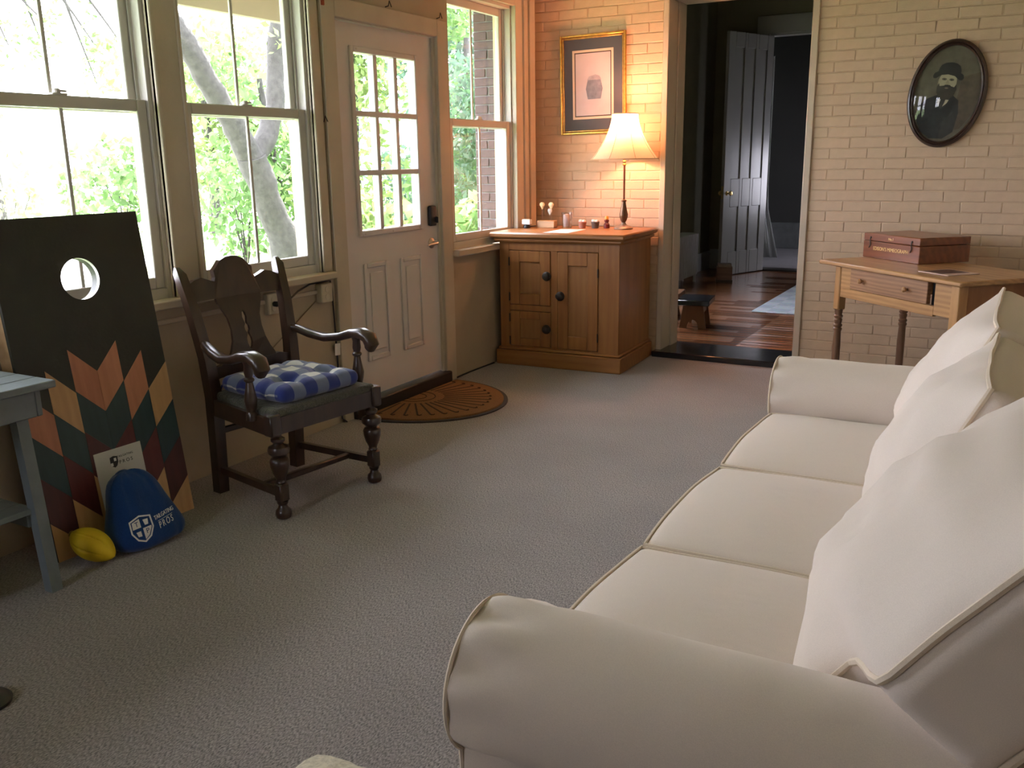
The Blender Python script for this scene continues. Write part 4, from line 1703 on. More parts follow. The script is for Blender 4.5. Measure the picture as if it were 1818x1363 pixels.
# ================================================================== SMALL THINGS ON THE CABINET
def on_cabinet():
    z = CABZ
    g = 'small things on the pine cabinet'
    # white cube shaped gadget on black stand
    G = thing('desk_gadget', 'small white and black gadget at the left end of the cabinet top', 'gadget', (.075, 5.83, z), CA, g)
    MB().lathe([(.024, 0), (.026, .006), (.022, .022), (.018, .026)], 18).build('stand', M_BLACK, G)
    MB().rbox((.033, .02, .019), .007, 2, T=Matrix.Translation((.003, 0, .044))).build('head', plain('white_plastic', (.72, .72, .72), .35), G)
    MB().tube([(.02, .0, .010), (.045, .004, .014), (.07, .01, .016)], .004, 6).build('plug_lead', M_BLACK, G)
    # wooden block holding three picks
    Bk = thing('pick_block', 'pale wood block holding three round topped picks on the cabinet', 'ornament', (.205, 5.90, z), CA, g)
    MB().box(-.068, .068, -.028, .028, 0, .052, .004).build('block', wood('beech', (.55, .33, .17), (.40, .22, .10), 'x', .5, 5, .1), Bk)
    for (x, h, r, c) in ((-.038, .130, .021, (.62, .42, .22)), (.032, .130, .021, (.58, .46, .28)), (.022, .085, .018, (.55, .50, .46))):
        pk = MB()
        pk.tube([(x, 0, .045), (x, 0, .05 + h - r * 2)], .0012, 5)
        po = pk.build('stick', plain('pick_stick', (.3, .2, .12), .6), Bk)
        MB().lathe([(.002, -r * 1.5), (r * .45, -r * .8), (r * .9, -r * .1), (r, r * .3), (r * .8, r * .75), (r * .4, r), (.001, r * 1.05)], 16, Matrix.Translation((x, 0, .05 + h - r)) @ Matrix.Diagonal((1, .45, 1, 1))).build('pick_head', plain('pick_head_%d' % int(h * 1000 + x * 100), c, .6, .2, 60), Bk)
    # tumbler
    gl = bpy.data.materials.new('clear_tumbler')
    gl.use_nodes = True
    bb = gl.node_tree.nodes['Principled BSDF']
    bb.inputs['Transmission Weight'].default_value = 1.0
    bb.inputs['Roughness'].default_value = .02
    bb.inputs['IOR'].default_value = 1.4
    Tm = thing('tumbler', 'clear drinking glass between the wood block and small pots', 'glass', (.352, 5.925, z), 0, g)
    MB().lathe([(.0, 0), (.030, 0), (.032, .004), (.041, .110), (.0395, .110), (.0305, .010), (.0, .009)], 28, cap=False).build('glass_body', gl, Tm)
    wrap = MB()
    wrap.lathe([(.026, .012), (.030, .05), (.024, .10), (.008, .104)], 10, Matrix.Translation((-.006, .0, 0)) @ Matrix.Diagonal((.8, .8, .95, 1)))
    wrap.build('paper_twist', plain('pale_paper', (.72, .62, .58), .8), Tm)
    # two small pots with white eggs-like tops
    for (x, y_, c, nm) in ((.462, 5.945, (.42, .18, .12), 'small terracotta coloured pot with pale tops next to the tumbler'), (.553, 5.965, (.10, .075, .06), 'small dark pot with pale tops next to the little bottle')):
        Pt = thing('small_pot', nm, 'pot', (x, y_, z), 0, g)
        MB().lathe([(.0, 0), (.022, 0), (.024, .004), (.029, .040), (.031, .042), (.030, .045), (.026, .045), (.024, .040), (0, .038)], 20, cap=False).build('pot_body', plain('pot_%d' % int(x * 1000), c, .6, .15, 40), Pt)
        for (dx, dy) in ((-.016, .004), (.014, -.006)):
            MB().rbox((.013, .012, .010), .009, 2, T=Matrix.Translation((dx, dy, .050))).build('pale_lump', plain('pale_lump', (.74, .66, .58), .6), Pt)
    # little bottle
    Bt = thing('little_bottle', 'tiny dark red bottle with yellow cap on the cabinet', 'bottle', (.632, 5.985, z), 0, g)
    MB().lathe([(.0, 0), (.020, 0), (.021, .004), (.021, .028), (.014, .036), (.012, .042), (.017, .048), (.017, .056), (.010, .060), (0, .060)], 20, cap=False).build('bottle_body', plain('dark_red_glass', (.14, .02, .02), .2, .2, 40), Bt)
    MB().lathe([(.010, .059), (.014, .062), (.014, .078), (.010, .084), (0, .085)], 16).build('cap', plain('amber_cap', (.75, .33, .04), .4), Bt)
    # sheet of paper
    sh = MB().add([(.385, 5.475, z + .0015), (.565, 5.490, z + .0015), (.545, 5.825, z + .0015), (.365, 5.80, z + .0015)], [(0, 1, 2, 3)])
    o = MB()
    o.prism([(.385, 5.475), (.565, 5.490), (.545, 5.825), (.365, 5.80)], z + .0005, z + .0016)
    tag(o.build('paper_sheet', plain('pink_white_paper', (.76, .68, .68), .8, .02)), 'loose white sheet of paper on the front of the cabinet top', 'paper', g)


on_cabinet()

# ================================================================== PICTURES
def picture():
    Pf = thing('framed_print', 'gold framed print with dark mat hanging above the cabinet', 'picture', (.4325, YB - .012, 1.911))
    gold = plain('gold_leaf', (.55, .34, .075), .35, .25, 40, metal=.75)
    W_, H_ = .2525, .339
    T = Matrix.Rotation(math.radians(-1.0), 4, 'Y')
    def bars(w, h, t_, y0, y1, nm, mat, par, bev=.004):
        for (a, b_, c, e) in ((-w, -w + t_, -h, h), (w - t_, w, -h, h), (-w + t_, w - t_, -h, -h + t_), (-w + t_, w - t_, h - t_, h)):
            MB().box(a, b_, y0, y1, c, e, bev, T).build(nm, mat, par)
    bars(W_, H_, .016, -.022, .0, 'frame_side', gold, Pf)
    bars(W_ - .016, H_ - .016, .014, -.015, .0, 'frame_lip', plain('dark_gold', (.40, .23, .06), .4, .25, 40, metal=.6), Pf)
    MB().box(-W_ + .028, W_ - .028, -.008, -.004, -H_ + .028, H_ - .028, 0, T).build('mat_board', plain('dark_grey_mat', (.065, .068, .085), .7, .05, 8), Pf)
    bars(.158, .235, .017, -.0095, -.0075, 'inner_mat', plain('cream_mat', (.60, .47, .36), .7, .03), Pf, .0008)
    bars(.141, .218, .007, -.0092, -.0078, 'dark_fillet', plain('fillet', (.04, .02, .018), .6), Pf, .0008)
    MB().box(-.134, .134, -.0088, -.0080, -.211, .211, 0, T).build('print', plain('pale_lilac_print', (.52, .42, .44), .6, .06, 9), Pf)
    # generic still life: grey covered crock on the pale ground
    ink = plain('blue_grey_print', (.20, .20, .25), .7, .2, 30)
    ink2 = plain('soft_grey_print', (.34, .30, .34), .7, .15, 30)
    MB().prism([(-.04, -.10), (.06, -.10), (.075, -.03), (.06, .03), (-.04, .03), (-.055, -.03)], -.0091, -.0087, 'xz', T).build('print_shape', ink, Pf)
    MB().prism([(-.045, .03), (.065, .03), (.05, .055), (.02, .066), (-.03, .055)], -.0092, -.0087, 'xz', T).build('print_shape', ink2, Pf)


picture()


def portrait():
    ang = math.radians(8)
    Po = thing('oval_portrait', 'oval dark framed vintage portrait of a bearded man in a bowler hat above the desk', 'picture', (2.722, YB - .012, 1.743))
    a_, b_ = .212, .308
    T = Matrix.Rotation(ang, 4, 'Y')
    def ell(a, b, n=64, cx=0, cz=0):
        return [(cx + a * math.cos(2 * PI * i / n), cz + b * math.sin(2 * PI * i / n)) for i in range(n)]
    # moulded oval frame: lathe-like sweep
    n = 72
    prof = [(0, 0), (.0, .018), (.006, .026), (.014, .028), (.020, .022), (.026, .026), (.034, .018), (.036, .008), (.036, 0)]
    vs, fs = [], []
    for i in range(n):
        t = 2 * PI * i / n
        c, s = math.cos(t), math.sin(t)
        for (d, h) in prof:
            hh = h + (.0025 * (1 if i % 2 else 0) if .002 < d < .018 else 0)
            vs.append(((a_ - d) * c, -hh, (b_ - d) * s))
    m_ = len(prof)
    for i in range(n):
        j = (i + 1) % n
        for k in range(m_ - 1):
            fs.append((i * m_ + k, i * m_ + k + 1, j * m_ + k + 1, j * m_ + k))
    MB().add(vs, fs, T).build('oval_frame', plain('dark_carved_wood', (.035, .018, .012), .3, .4, 30, coat=.4), Po, 30)
    def pr(nm, poly, d, col, var=.12, rough=.7):
        if nm not in ('backdrop', 'wall_shade', 'coat'):
            poly = [(x * .92 - .008, -.036 + (z_ + .036) * .844 - (.030 if nm in ('collar', 'shirt') else 0)) for x, z_ in poly]
        MB().prism(poly, -d - .0006, -d, 'xz', T).build(nm, plain('portrait_' + nm, col, rough, var, 25), Po)
    pr('backdrop', ell(a_ - .034, b_ - .034), .005, (.115, .105, .072), .2)
    pr('wall_shade', [(.06, .10), (.16, .14), (.172, .02), (.165, -.09), (.11, -.19), (.05, -.20), (.06, -.05)], .0055, (.085, .068, .045), .3)
    # coat
    pr('coat', [(-.135, -.165), (-.145, -.09), (-.10, -.035), (-.05, -.01), (.035, -.005), (.07, -.03), (.085, -.10), (.08, -.21), (.03, -.255), (-.04, -.26), (-.10, -.225)], .0062, (.018, .022, .023), .3)
    pr('shirt', [(-.035, -.005), (.022, -.005), (.012, -.045), (-.008, -.06), (-.026, -.045)], .0068, (.04, .042, .04), .2)
    pr('collar', [(-.038, .004), (-.018, .004), (-.022, -.012), (-.024, -.045), (-.034, -.028)], .0074, (.40, .38, .28), .05)
    pr('collar', [(.008, .004), (.028, .004), (.02, -.02), (-.002, -.045), (.006, -.018)], .0074, (.40, .38, .28), .05)
    pr('ear', ell(.012, .026, 16, -.052, .083), .0066, (.17, .15, .10))
    pr('face', ell(.054, .075, 32, -.004, .085), .007, (.36, .33, .225), .1)
    pr('beard', [(-.052, .075), (-.045, .055), (-.012, .062), (.0, .066), (.012, .062), (.042, .055), (.050, .075), (.058, .04), (.05, .0), (.025, -.028), (-.005, -.036), (-.035, -.022), (-.056, .01), (-.06, .045)], .0077, (.045, .042, .030), .3)
    pr('moustache', [(-.034, .046), (-.014, .066), (0, .068), (.016, .066), (.036, .046), (.016, .052), (0, .055), (-.016, .052)], .0084, (.03, .028, .02), .2)
    pr('lip', ell(.011, .005, 12, -.002, .045), .0086, (.20, .16, .11))
    for x in (-.026, .018):
        pr('eye_socket', ell(.015, .0085, 16, x, .103), .0078, (.11, .10, .07))
        pr('eye', ell(.0065, .004, 12, x, .102), .0085, (.02, .02, .016))
    pr('nose', [(-.008, .10), (.0, .10), (.008, .074), (-.012, .074)], .0079, (.29, .26, .17), .05)
    # bowler hat
    pr('hat_brim', [(-.098, .118), (-.092, .104), (-.078, .104), (-.05, .128), (-.01, .136), (.03, .128), (.062, .104), (.078, .104), (.086, .118), (.080, .140), (.055, .155), (-.065, .155), (-.090, .140)], .0082, (.015, .017, .015), .2)
    pr('hat_crown', [(-.070, .132), (-.02, .142), (.02, .142), (.062, .134), (.062, .168), (.052, .195), (.030, .211), (.0, .217), (-.036, .211), (-.060, .195), (-.070, .168)], .0090, (.018, .02, .018), .25)
    # convex glass
    vs, fs = [], []
    for i in range(9):
        s = i / 8
        for k in range(48):
            t = 2 * PI * k / 48
            vs.append(((a_ - .034) * s * math.cos(t), -.012 - .030 * (1 - s * s), (b_ - .034) * s * math.sin(t)))
    for i in range(8):
        for k in range(48):
            k2 = (k + 1) % 48
            fs.append((i * 48 + k, i * 48 + k2, (i + 1) * 48 + k2, (i + 1) * 48 + k))
    MB().add(vs, fs, T).build('convex_glass', M_GLASS, Po, 80)


portrait()

# ================================================================== DESK
DKZ = .80
DKA = math.radians(-44.5)
DKO = Vector((2.155, 5.62, 0))


def desk():
    D = thing('writing_desk', 'small oak writing desk with one drawer and turned legs at the brick wall', 'desk', DKO, DKA)
    Lg, Dp = 1.13, .60
    # local x along the front edge, y towards the wall
    MB().box(0, Lg, 0, Dp, DKZ - .026, DKZ, .006).build('top', M_OAK, D)
    # front apron split round the drawer
    z0, z1 = DKZ - .195, DKZ - .026
    f = MB()
    f.box(.16, .25, .045, .067, z0 + .03, z1, .002)
    f.box(.915, Lg - .05, .045, .067, z0 + .0, z1, .002)
    f.box(.16, .915, .045, .067, z0 - .01, z0 + .045, .002)
    f.build('front_apron', M_OAK, D)
    MB().box(.865, .915, .075, .085, z0 + .04, z1).build('drawer_gap_shade', M_BLACK, D)  # black strip standing in for the shade behind the drawer gap
    dr = MB().box(.25, .868, .040, .066, z0 + .047, z1 - .002, .003).build('drawer', wood('drawer_oak', (.40, .22, .11), (.20, .10, .05), 'x', .4, 6, .25, 2.0), D)
    for x in (.36, .72):
        MB().lathe([(.006, 0), (.007, .010), (.014, .016), (.015, .024), (.009, .030), (0, .031)], 16, basis((x, .040, z0 + .105), (1, 0, 0), (0, 0, 1), (0, -1, 0))).build('knob', M_OAKZ, dr)
    MB().box(.10, .12, .09, Dp - .08, z0, z1, .002).build('end_apron', M_OAK, D)
    MB().box(.12, Lg - .06, Dp - .07, Dp - .05, z0, z1, .002).build('rear_apron', M_OAK, D)
    # right hand end: wide panelled end down to the floor
    MB().box(Lg - .10, Lg - .045, .040, .095, 0, z1, .003).build('corner_post', M_OAKZ, D)
    MB().box(Lg - .10, Lg - .045, Dp - .10, Dp - .045, 0, z1, .003).build('corner_post', M_OAKZ, D)
    MB().box(Lg - .075, Lg - .055, .095, Dp - .10, .30, z1, .002).build('end_panel', wood('end_oak', (.30, .13, .045), (.19, .075, .025), 'z', .45, 5, .2), D)
    MB().box(.60, Lg - .10, Dp - .12, Dp - .10, .43, z1, .002).build('knee_panel', wood('plum_brown_board', (.19, .095, .075), (.13, .06, .05), 'x', .5, 4, .1), D)
    # square blocks and turned legs on the left
    for (x, y_) in ((.135, .065), (.135, Dp - .075)):
        MB().box(x - .026, x + .026, y_ - .026, y_ + .026, DKZ - .285, z1, .006).build('leg_block', M_OAKZ if y_ < .2 else M_OAKLEG, D)
        pf = [(.016, 0), (.020, .02), (.017, .05), (.021, .07), (.017, .09), (.022, .14), (.023, .30), (.020, .385), (.025, .395), (.025, .403), (.019, .409), (.025, .417), (.025, .425), (.019, .431), (.022, .445), (.024, .455), (.019, .463), (.025, .471), (.025, .478), (.020, .484), (.024, .52)]
        MB().lathe(pf, 18, Matrix.Translation((x, y_, 0))).build('leg', M_OAKLEG, D)
    return D


desk()


def wooden_box():
    B = thing('wooden_case', 'low reddish wooden case with gold lettering on the desk', 'box', (2.365, 5.865, DKZ), DKA)
    W_, Dp, H_ = .482, .345, .145
    MB().box(0, W_, 0, Dp, 0, .098, .003).build('case_body', M_MAHOG, B)
    MB().box(0, W_, 0, Dp, .1, H_, .004).build('lid', M_MAHOG, B)
    gold = plain('gold_letters', (.75, .52, .20), .4)
    Tf = basis((W_ / 2, -.0006, .058), (1, 0, 0), (0, 0, 1), (0, -1, 0))
    text("EDISON'S MIMEOGRAPH", .030, gold, B, Tf, sx=.92)
    text('No.1', .022, gold, B, basis((W_ / 2, -.0006, .120), (1, 0, 0), (0, 0, 1), (0, -1, 0)))
    for x in (.065, W_ - .065):
        MB().tube([(x, -.004, .118), (x, -.006, .102), (x + .004, -.005, .078), (x - .006, -.006, .060)], .003, 6).build('hook_catch', M_IRON, B)
        MB().lathe([(.007, 0), (.005, .004)], 10, basis((x, 0, .120), (1, 0, 0), (0, 0, 1), (0, -1, 0))).build('catch_plate', M_IRON, B)


wooden_box()
cd_ = thing('photo_card', 'flat card with dark picture lying near the front edge of the desk', 'card', DKO + Vector((0, 0, DKZ)), DKA)
MB().box(.72, .93, .10, .30, .0004, .005, .001).build('card_mount', plain('pinkish_card', (.55, .40, .33), .5), cd_)
MB().box(.735, .875, .118, .285, .005, .0056).build('card_picture', plain('dark_card_picture', (.06, .025, .02), .3, .3, 30), cd_)

# ================================================================== OUTLETS AND CABLES ON THE LEFT WALL
def outlets():
    ivory = plain('ivory_plastic', (.52, .47, .36), .4, .03)
    O = thing('wall_outlet', 'ivory duplex outlet box behind the armchair back', 'outlet', (0, 3.27, .735))
    MB().box(.0, .034, -.036, .036, -.052, .052, .005).build('outlet_box', ivory, O)
    for dz in (-.02, .02):
        MB().lathe([(.016, 0), (.015, .003)], 14, basis((.034, -.0, dz), (0, 1, 0), (0, 0, 1), (1, 0, 0))).build('socket_face', plain('ivory_face', (.58, .53, .42), .4), O)
    O2 = thing('surface_socket', 'ivory surface mounted socket box under the end of the window stool', 'outlet', (0, 3.655, .738))
    MB().box(.0, .045, -.040, .045, -.050, .050, .005).build('outlet_box', ivory, O2)
    for dz in (-.02, .02):
        MB().lathe([(.016, 0), (.015, .003)], 14, basis((.045, .0, dz), (0, 1, 0), (0, 0, 1), (1, 0, 0))).build('socket_face', plain('ivory_face', (.58, .53, .42), .4), O2)
    C1 = MB()
    C1.lathe([(.013, 0), (.014, .02), (.008, .032)], 12, basis((.037, 3.27, .735), (0, 1, 0), (0, 0, 1), (1, 0, 0)))
    C1.tube([(.066, 3.27, .735), (.075, 3.30, .735), (.06, 3.36, .750), (.04, 3.44, .775), (.030, 3.54, .7965), (.028, 3.62, .798), (.026, 3.706, .796), (.02, 3.722, .74), (.014, 3.735, .60), (.012, 3.742, .40), (.012, 3.745, .15), (.02, 3.745, .03), (.04, 3.76, .008)], .0048, 7)
    tag(C1.build('power_cable', M_BLACK), 'black power cable from the outlet over to the door casing', 'cable')
    tag(MB().tube([(.010, 3.20, .48), (.010, 3.42, .60), (.010, 3.60, .70)], .003, 6).build('phone_wire', plain('tan_wire', (.20, .15, .10), .7)), 'thin painted wire running up the wall to the socket box', 'wire')
    Tg = MB().prism([(-.022, -.03), (.02, -.034), (.024, .03), (-.018, .034)], 0, .002, 'yz')
    tg = Tg.build('cable_tag', M_WHITEP)
    tg.location = (.022, 3.735, .42)
    tag(tg, 'small white paper tag on the cable beside the door', 'tag')
    tag(MB().tube([(.02, 4.93, .006), (.012, 5.1, .006), (.014, 5.3, .006), (.02, 5.42, .007)], .005, 6).build('floor_cable', M_BLACK), 'black cable lying along the wall base between door and cabinet', 'cable')
    # old hooks and nails round the door
    k = 0
    for (y_, z_, nm) in ((4.35, 2.225, 'bent iron hook over the middle of the porch door'), (4.86, 2.225, 'bent iron hook at the right end of the porch door head'), (3.755, 1.60, 'iron nail hook left of the porch door at glass height')):
        tag(MB().tube([(.0, y_ - .012, z_), (.022, y_ - .012, z_ + .004), (.026, y_ - .008, z_ + .03), (.022, y_ + .016, z_ + .002)], .0028, 6).build('nail_hook', M_IRON), nm, 'hook')
    tag(MB().box(.024, .034, 3.766, 3.786, 2.16, 2.205, .002).build('door_sensor', plain('red_plastic', (.30, .05, .02), .5)), 'small red block at the top left corner of the door casing', 'sensor')


outlets()

# ================================================================== HALL THINGS
def radiator():
    R = thing('radiator', 'silver painted cast iron radiator against the hall wall', 'radiator', (-.045, 9.99, HZ))
    m = plain('radiator_paint', (.42, .43, .45), .45, .05, 10)
    for k in range(20):
        y1 = -.056 * k
        s = MB()
        s.rbox((.10, .017, .235), .016, 2, T=Matrix.Translation((0, y1 - .026, .315)))
        s.build('section', m, R)
    for y1 in (-.026, -.026 - .056 * 19):
        for x in (-.07, .07):
            MB().lathe([(.018, 0), (.014, .03), (.018, .09)], 10, Matrix.Translation((x, y1, 0))).build('foot', m, R)
    MB().tube([(0, 0, .50), (0, -1.1, .50)], .018, 8).build('header_pipe', m, R)


radiator()


def step_stool(name, label, loc, rz, w, d, h, topmat, legmat):
    S = thing(name, label, 'stool', loc, rz)
    MB().box(-w / 2, w / 2, -d / 2, d / 2, h - .045, h, .006).build('top', topmat, S)
    for s in (-1, 1):
        # splayed end board with arched foot
        ins = d / 2 - .05
        ol = [(-w * .40, 0), (-w * .30, h - .045), (w * .30, h - .045), (w * .40, 0), (w * .17, 0)]
        ol += [(w * .17 * math.cos(t), .07 * math.sin(t)) for t in [PI * i / 8 for i in range(1, 8)]] + [(-w * .17, 0)]
        y0 = s * ins
        MB().prism(ol, y0 - .010, y0 + .010, 'xz').build('end_board', legmat, S)
    MB().box(-w * .28, -w * .28 + .018, -d / 2 + .06, d / 2 - .06, h - .12, h - .045, .002).build('apron', legmat, S)
    MB().box(w * .28 - .018, w * .28, -d / 2 + .06, d / 2 - .06, h - .12, h - .045, .002).build('apron', legmat, S)
    return S


M_STOOLW = wood('stool_wood', (.19, .085, .035), (.10, .045, .02), 'z', .5, 6, .1)
step_stool('step_stool', 'low wooden stool with black top just inside the hall', (.885, 7.30, HZ), math.radians(9), .27, .36, .235, M_BLACKGLOSS, M_STOOLW)
step_stool('foot_bench', 'plain brown wooden bench half hidden behind the door jamb', (.49, 7.62, HZ), math.radians(9), .33, .34, .225, M_STOOLW, M_STOOLW)
# small wooden chest used as doorstop
def doorstop():
    B = thing('doorstop_block', 'small old wooden block holding the hall door open', 'doorstop', (.335, 10.08, HZ), math.radians(18))
    MB().box(-.085, .085, -.08, .08, .03, .175, .004).build('block_body', wood('old_box', (.18, .10, .06), (.10, .05, .03), 'x', .7, 8, 0), B)
    MB().box(-.075, .075, -.07, .07, .175, .205, .003).build('block_lid', wood('old_lid', (.24, .17, .13), (.15, .10, .08), 'x', .7, 8, 0), B)
    MB().box(-.09, .09, -.085, .085, 0, .03, .003).build('block_foot', M_DARKSTRIP, B)


doorstop()


def rug_material():
    m, t, N, L, b = nt('pale_blue_rug')
    tc = N.new('ShaderNodeTexCoord')
    ck = N.new('ShaderNodeTexChecker'); ck.inputs['Scale'].default_value = 5.5
    ck.inputs['Color1'].default_value = (.50, .55, .62, 1); ck.inputs['Color2'].default_value = (.36, .43, .52, 1)
    L.new(tc.outputs['Object'], ck.inputs['Vector'])
    nz = N.new('ShaderNodeTexNoise'); nz.inputs['Scale'].default_value = 30
    L.new(tc.outputs['Object'], nz.inputs['Vector'])
    mx = N.new('ShaderNodeMix'); mx.data_type = 'RGBA'; mx.inputs[0].default_value = .25
    L.new(ck.outputs['Color'], mx.inputs[6]); L.new(nz.outputs['Color'], mx.inputs[7])
    L.new(mx.outputs[2], b.inputs['Base Color'])
    b.inputs['Roughness'].default_value = .95
    return m


tag(MB().box(1.14, 2.75, 8.15, 10.35, HZ, HZ + .012, .004).build('hall_rug', rug_material()), 'pale blue checked rug on the hall floor', 'rug')


def hall_door():
    D = struct('door_2')
    D.location = (.445, 11.26, HZ)
    a = math.atan2(10.50 - 11.26, .135 - .445)
    D.rotation_euler = (0, 0, a)
    W_, H_ = .82, 2.72
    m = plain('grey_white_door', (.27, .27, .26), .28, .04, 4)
    # local x from hinge to free edge, y thickness
    fr_ = MB()
    xs = [(0, .11), (.26, .315), (.48, .535), (.71, W_)]
    xs = [(0, .12), (.285, .335), (.485, .535), (.70, W_)]
    for (x0, x1) in xs:
        fr_.box(x0, x1, 0, .042, .012, H_, .004)
    for (z0, z1) in ((.012, .28), (.80, 1.12), (H_ - .16, H_)):
        for i in range(3):
            fr_.box(xs[i][1], xs[i + 1][0], 0, .042, z0, z1, .004)
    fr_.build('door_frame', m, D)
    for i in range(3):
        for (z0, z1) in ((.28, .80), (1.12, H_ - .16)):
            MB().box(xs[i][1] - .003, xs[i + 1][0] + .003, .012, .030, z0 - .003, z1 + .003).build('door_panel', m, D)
    for s, y_ in ((-1, 0), (1, .042)):
        k = MB()
        k.lathe([(.026, 0), (.024, .004), (.010, .008), (.009, .035), (.022, .042), (.027, .055), (.020, .066), (0, .068)], 16, basis((W_ - .06, y_, .96), (1, 0, 0), (0, 0, 1), (0, s, 0)))
        k.build('door_knob', M_BRASS, D, label='brass door knob')
    MB().box(W_, W_ + .003, .010, .032, .90, 1.04).build('latch_plate', M_BRASS, D)


hall_door()
# pale curtain hanging beyond the far doorway
cv = MB()
vs, fs = [], []
for i in range(13):
    for j in range(9):
        z = .03 + 2.6 * j / 8
        x = .0 + .016 * i * (1 + .9 * max(0, 1 - j / 2.2))
        vs.append((x, 12.55 + .03 * math.sin(i * 1.9), z + HZ))
for i in range(12):
    for j in range(8):
        fs.append((i * 9 + j, (i + 1) * 9 + j, (i + 1) * 9 + j + 1, i * 9 + j + 1))
co = cv.add(vs, fs).build('curtain', fabric('pale_curtain', (.34, .35, .34), .05, 200, .2, .2, 10))
sm_ = co.modifiers.new('thickness', 'SOLIDIFY')
sm_.thickness = .004
tag(co, 'pale curtain hanging in the dim room beyond the hall door', 'curtain')

# ================================================================== OUTDOORS
GZ = -.55
setstruct(MB().box(-60, -.16, -30, 70, GZ - .2, GZ).build('ground', plain('lawn_grass', (.15, .22, .08), .9, .25, 1.6, .3, 40)))
dv = MB()
dv.prism([(-60, 1), (-60, 13), (-22, 15), (-13, 13.4), (-8.2, 10.2), (-7.0, 6.5), (-7.5, 1)], GZ, GZ + .02)
setstruct(dv.build('ground_driveway', plain('pale_gravel', (.52, .51, .49), .9, .12, 6, .3, 60)))
# foundation under porch and house
fd_ = MB()
fd_.box(-.16, XR, YF, YB, GZ - .1, -.1)
fd_.box(-.10, XR, YB, 14.4, GZ - .1, -.12)
setstruct(fd_.build('foundation', plain('foundation_stone', (.25, .22, .19), .9)))
# eave along the porch
ev = MB()
ev.box(-.95, -.16, YF, 5.45, 2.44, 2.50)
ev.box(-.95, -.90, YF, 5.45, 2.235, 2.50, .004)
ev.box(-.90, -.16, YF, 5.45, 2.40, 2.44)
setstruct(ev.build('trim_eave', plain('eave_paint', (.36, .31, .24), .6, .05, 4)))
# brick end of the house seen through the window beside the door
red = plain('red_house_brick', (.06, .036, .036), .85, .25, 20, .3, 90)
wx = setstruct(MB().box(-.56, -.10, YB + .006, YB + .30, GZ, 3.4).build('wall_exterior', plain('pale_mortar', (.17, .16, .165), .9, .1, 30, .3, 90)))
CH_keep = CH
lay_bricks(wx, -.56, -.165, GZ, 3.2, red, 9, jt=.008, dep=.004)


def leafmat(name, c, tr=.45):
    m, t, N, L, b = nt(name)
    out = [n for n in N if n.type == 'OUTPUT_MATERIAL'][0]
    tl = N.new('ShaderNodeBsdfTranslucent')
    oi = N.new('ShaderNodeTexNoise'); oi.inputs['Scale'].default_value = 3.0
    tc = N.new('ShaderNodeTexCoord'); L.new(tc.outputs['Object'], oi.inputs['Vector'])
    rp = N.new('ShaderNodeValToRGB')
    rp.color_ramp.elements[0].position = .3; rp.color_ramp.elements[1].position = .7
    rp.color_ramp.elements[0].color = rgba([v * .7 for v in c]); rp.color_ramp.elements[1].color = rgba([min(1, v * 1.35) for v in c])
    L.new(oi.outputs['Fac'], rp.inputs['Fac'])
    L.new(rp.outputs['Color'], b.inputs['Base Color']); L.new(rp.outputs['Color'], tl.inputs['Color'])
    b.inputs['Roughness'].default_value = .55
    mx = N.new('ShaderNodeMixShader'); mx.inputs['Fac'].default_value = tr
    L.new(b.outputs['BSDF'], mx.inputs[1]); L.new(tl.outputs['BSDF'], mx.inputs[2]); L.new(mx.outputs['Shader'], out.inputs['Surface'])
    return m


LEAF = [leafmat('leaf_green', (.09, .17, .05)), leafmat('leaf_yellow_green', (.16, .23, .07)), leafmat('leaf_dark', (.035, .08, .035)), leafmat('leaf_bluish', (.05, .10, .06))]
BARK = plain('grey_bark', (.036, .034, .030), .9, .35, 14, .8, 25)


def leaves(clusters, n, size, seed, aspect=.5, droop=.3):
    """clusters: (centre, radii); every leaf a folded diamond"""
    rnd = random.Random(seed)
    vs, fs = [], []
    wts = [c[1][0] * c[1][1] * c[1][2] for c in clusters]
    for _ in range(n):
        (c, r) = rnd.choices(clusters, wts)[0]
        while True:
            p = Vector((rnd.uniform(-1, 1), rnd.uniform(-1, 1), rnd.uniform(-1, 1)))
            if .25 < p.length < 1:
                break
        o = Vector((c[0] + p.x * r[0], c[1] + p.y * r[1], c[2] + p.z * r[2]))
        s = size * rnd.uniform(.6, 1.4)
        d = Vector((rnd.uniform(-1, 1), rnd.uniform(-1, 1), rnd.uniform(-1, .6) - droop)).normalized()
        w = d.cross(Vector((rnd.uniform(-1, 1), rnd.uniform(-1, 1), rnd.uniform(-1, 1)))).normalized() * s * aspect
        nn = d.cross(w).normalized() * s * .12
        i = len(vs)
        vs += [o - d * s, o + w + nn, o + d * s, o - w + nn]
        fs += [(i, i + 1, i + 2), (i, i + 2, i + 3)]
    return MB().add(vs, fs)


def foliage(par, clusters, n, size, seed, mat, aspect=.5):
    o = leaves(clusters, n, size, seed, aspect).build('foliage', mat, par, 180)
    o['kind'] = 'stuff'
    return o


def limb(pts, rads, seed=0, seg=12):
    rnd = random.Random(seed)
    # subdivide and roughen
    P, R_ = [], []
    for i in range(len(pts) - 1):
        a, b_ = Vector(pts[i]), Vector(pts[i + 1])
        for k in range(5):
            t = k / 5
            P.append(a.lerp(b_, t) + Vector((rnd.uniform(-1, 1), rnd.uniform(-1, 1), 0)) * rads[i] * .10)
            R_.append((rads[i] * (1 - t) + rads[i + 1] * t) * rnd.uniform(.94, 1.06))
    P.append(Vector(pts[-1]))
    R_.append(rads[-1])
    return MB().tube(P, R_, seg)


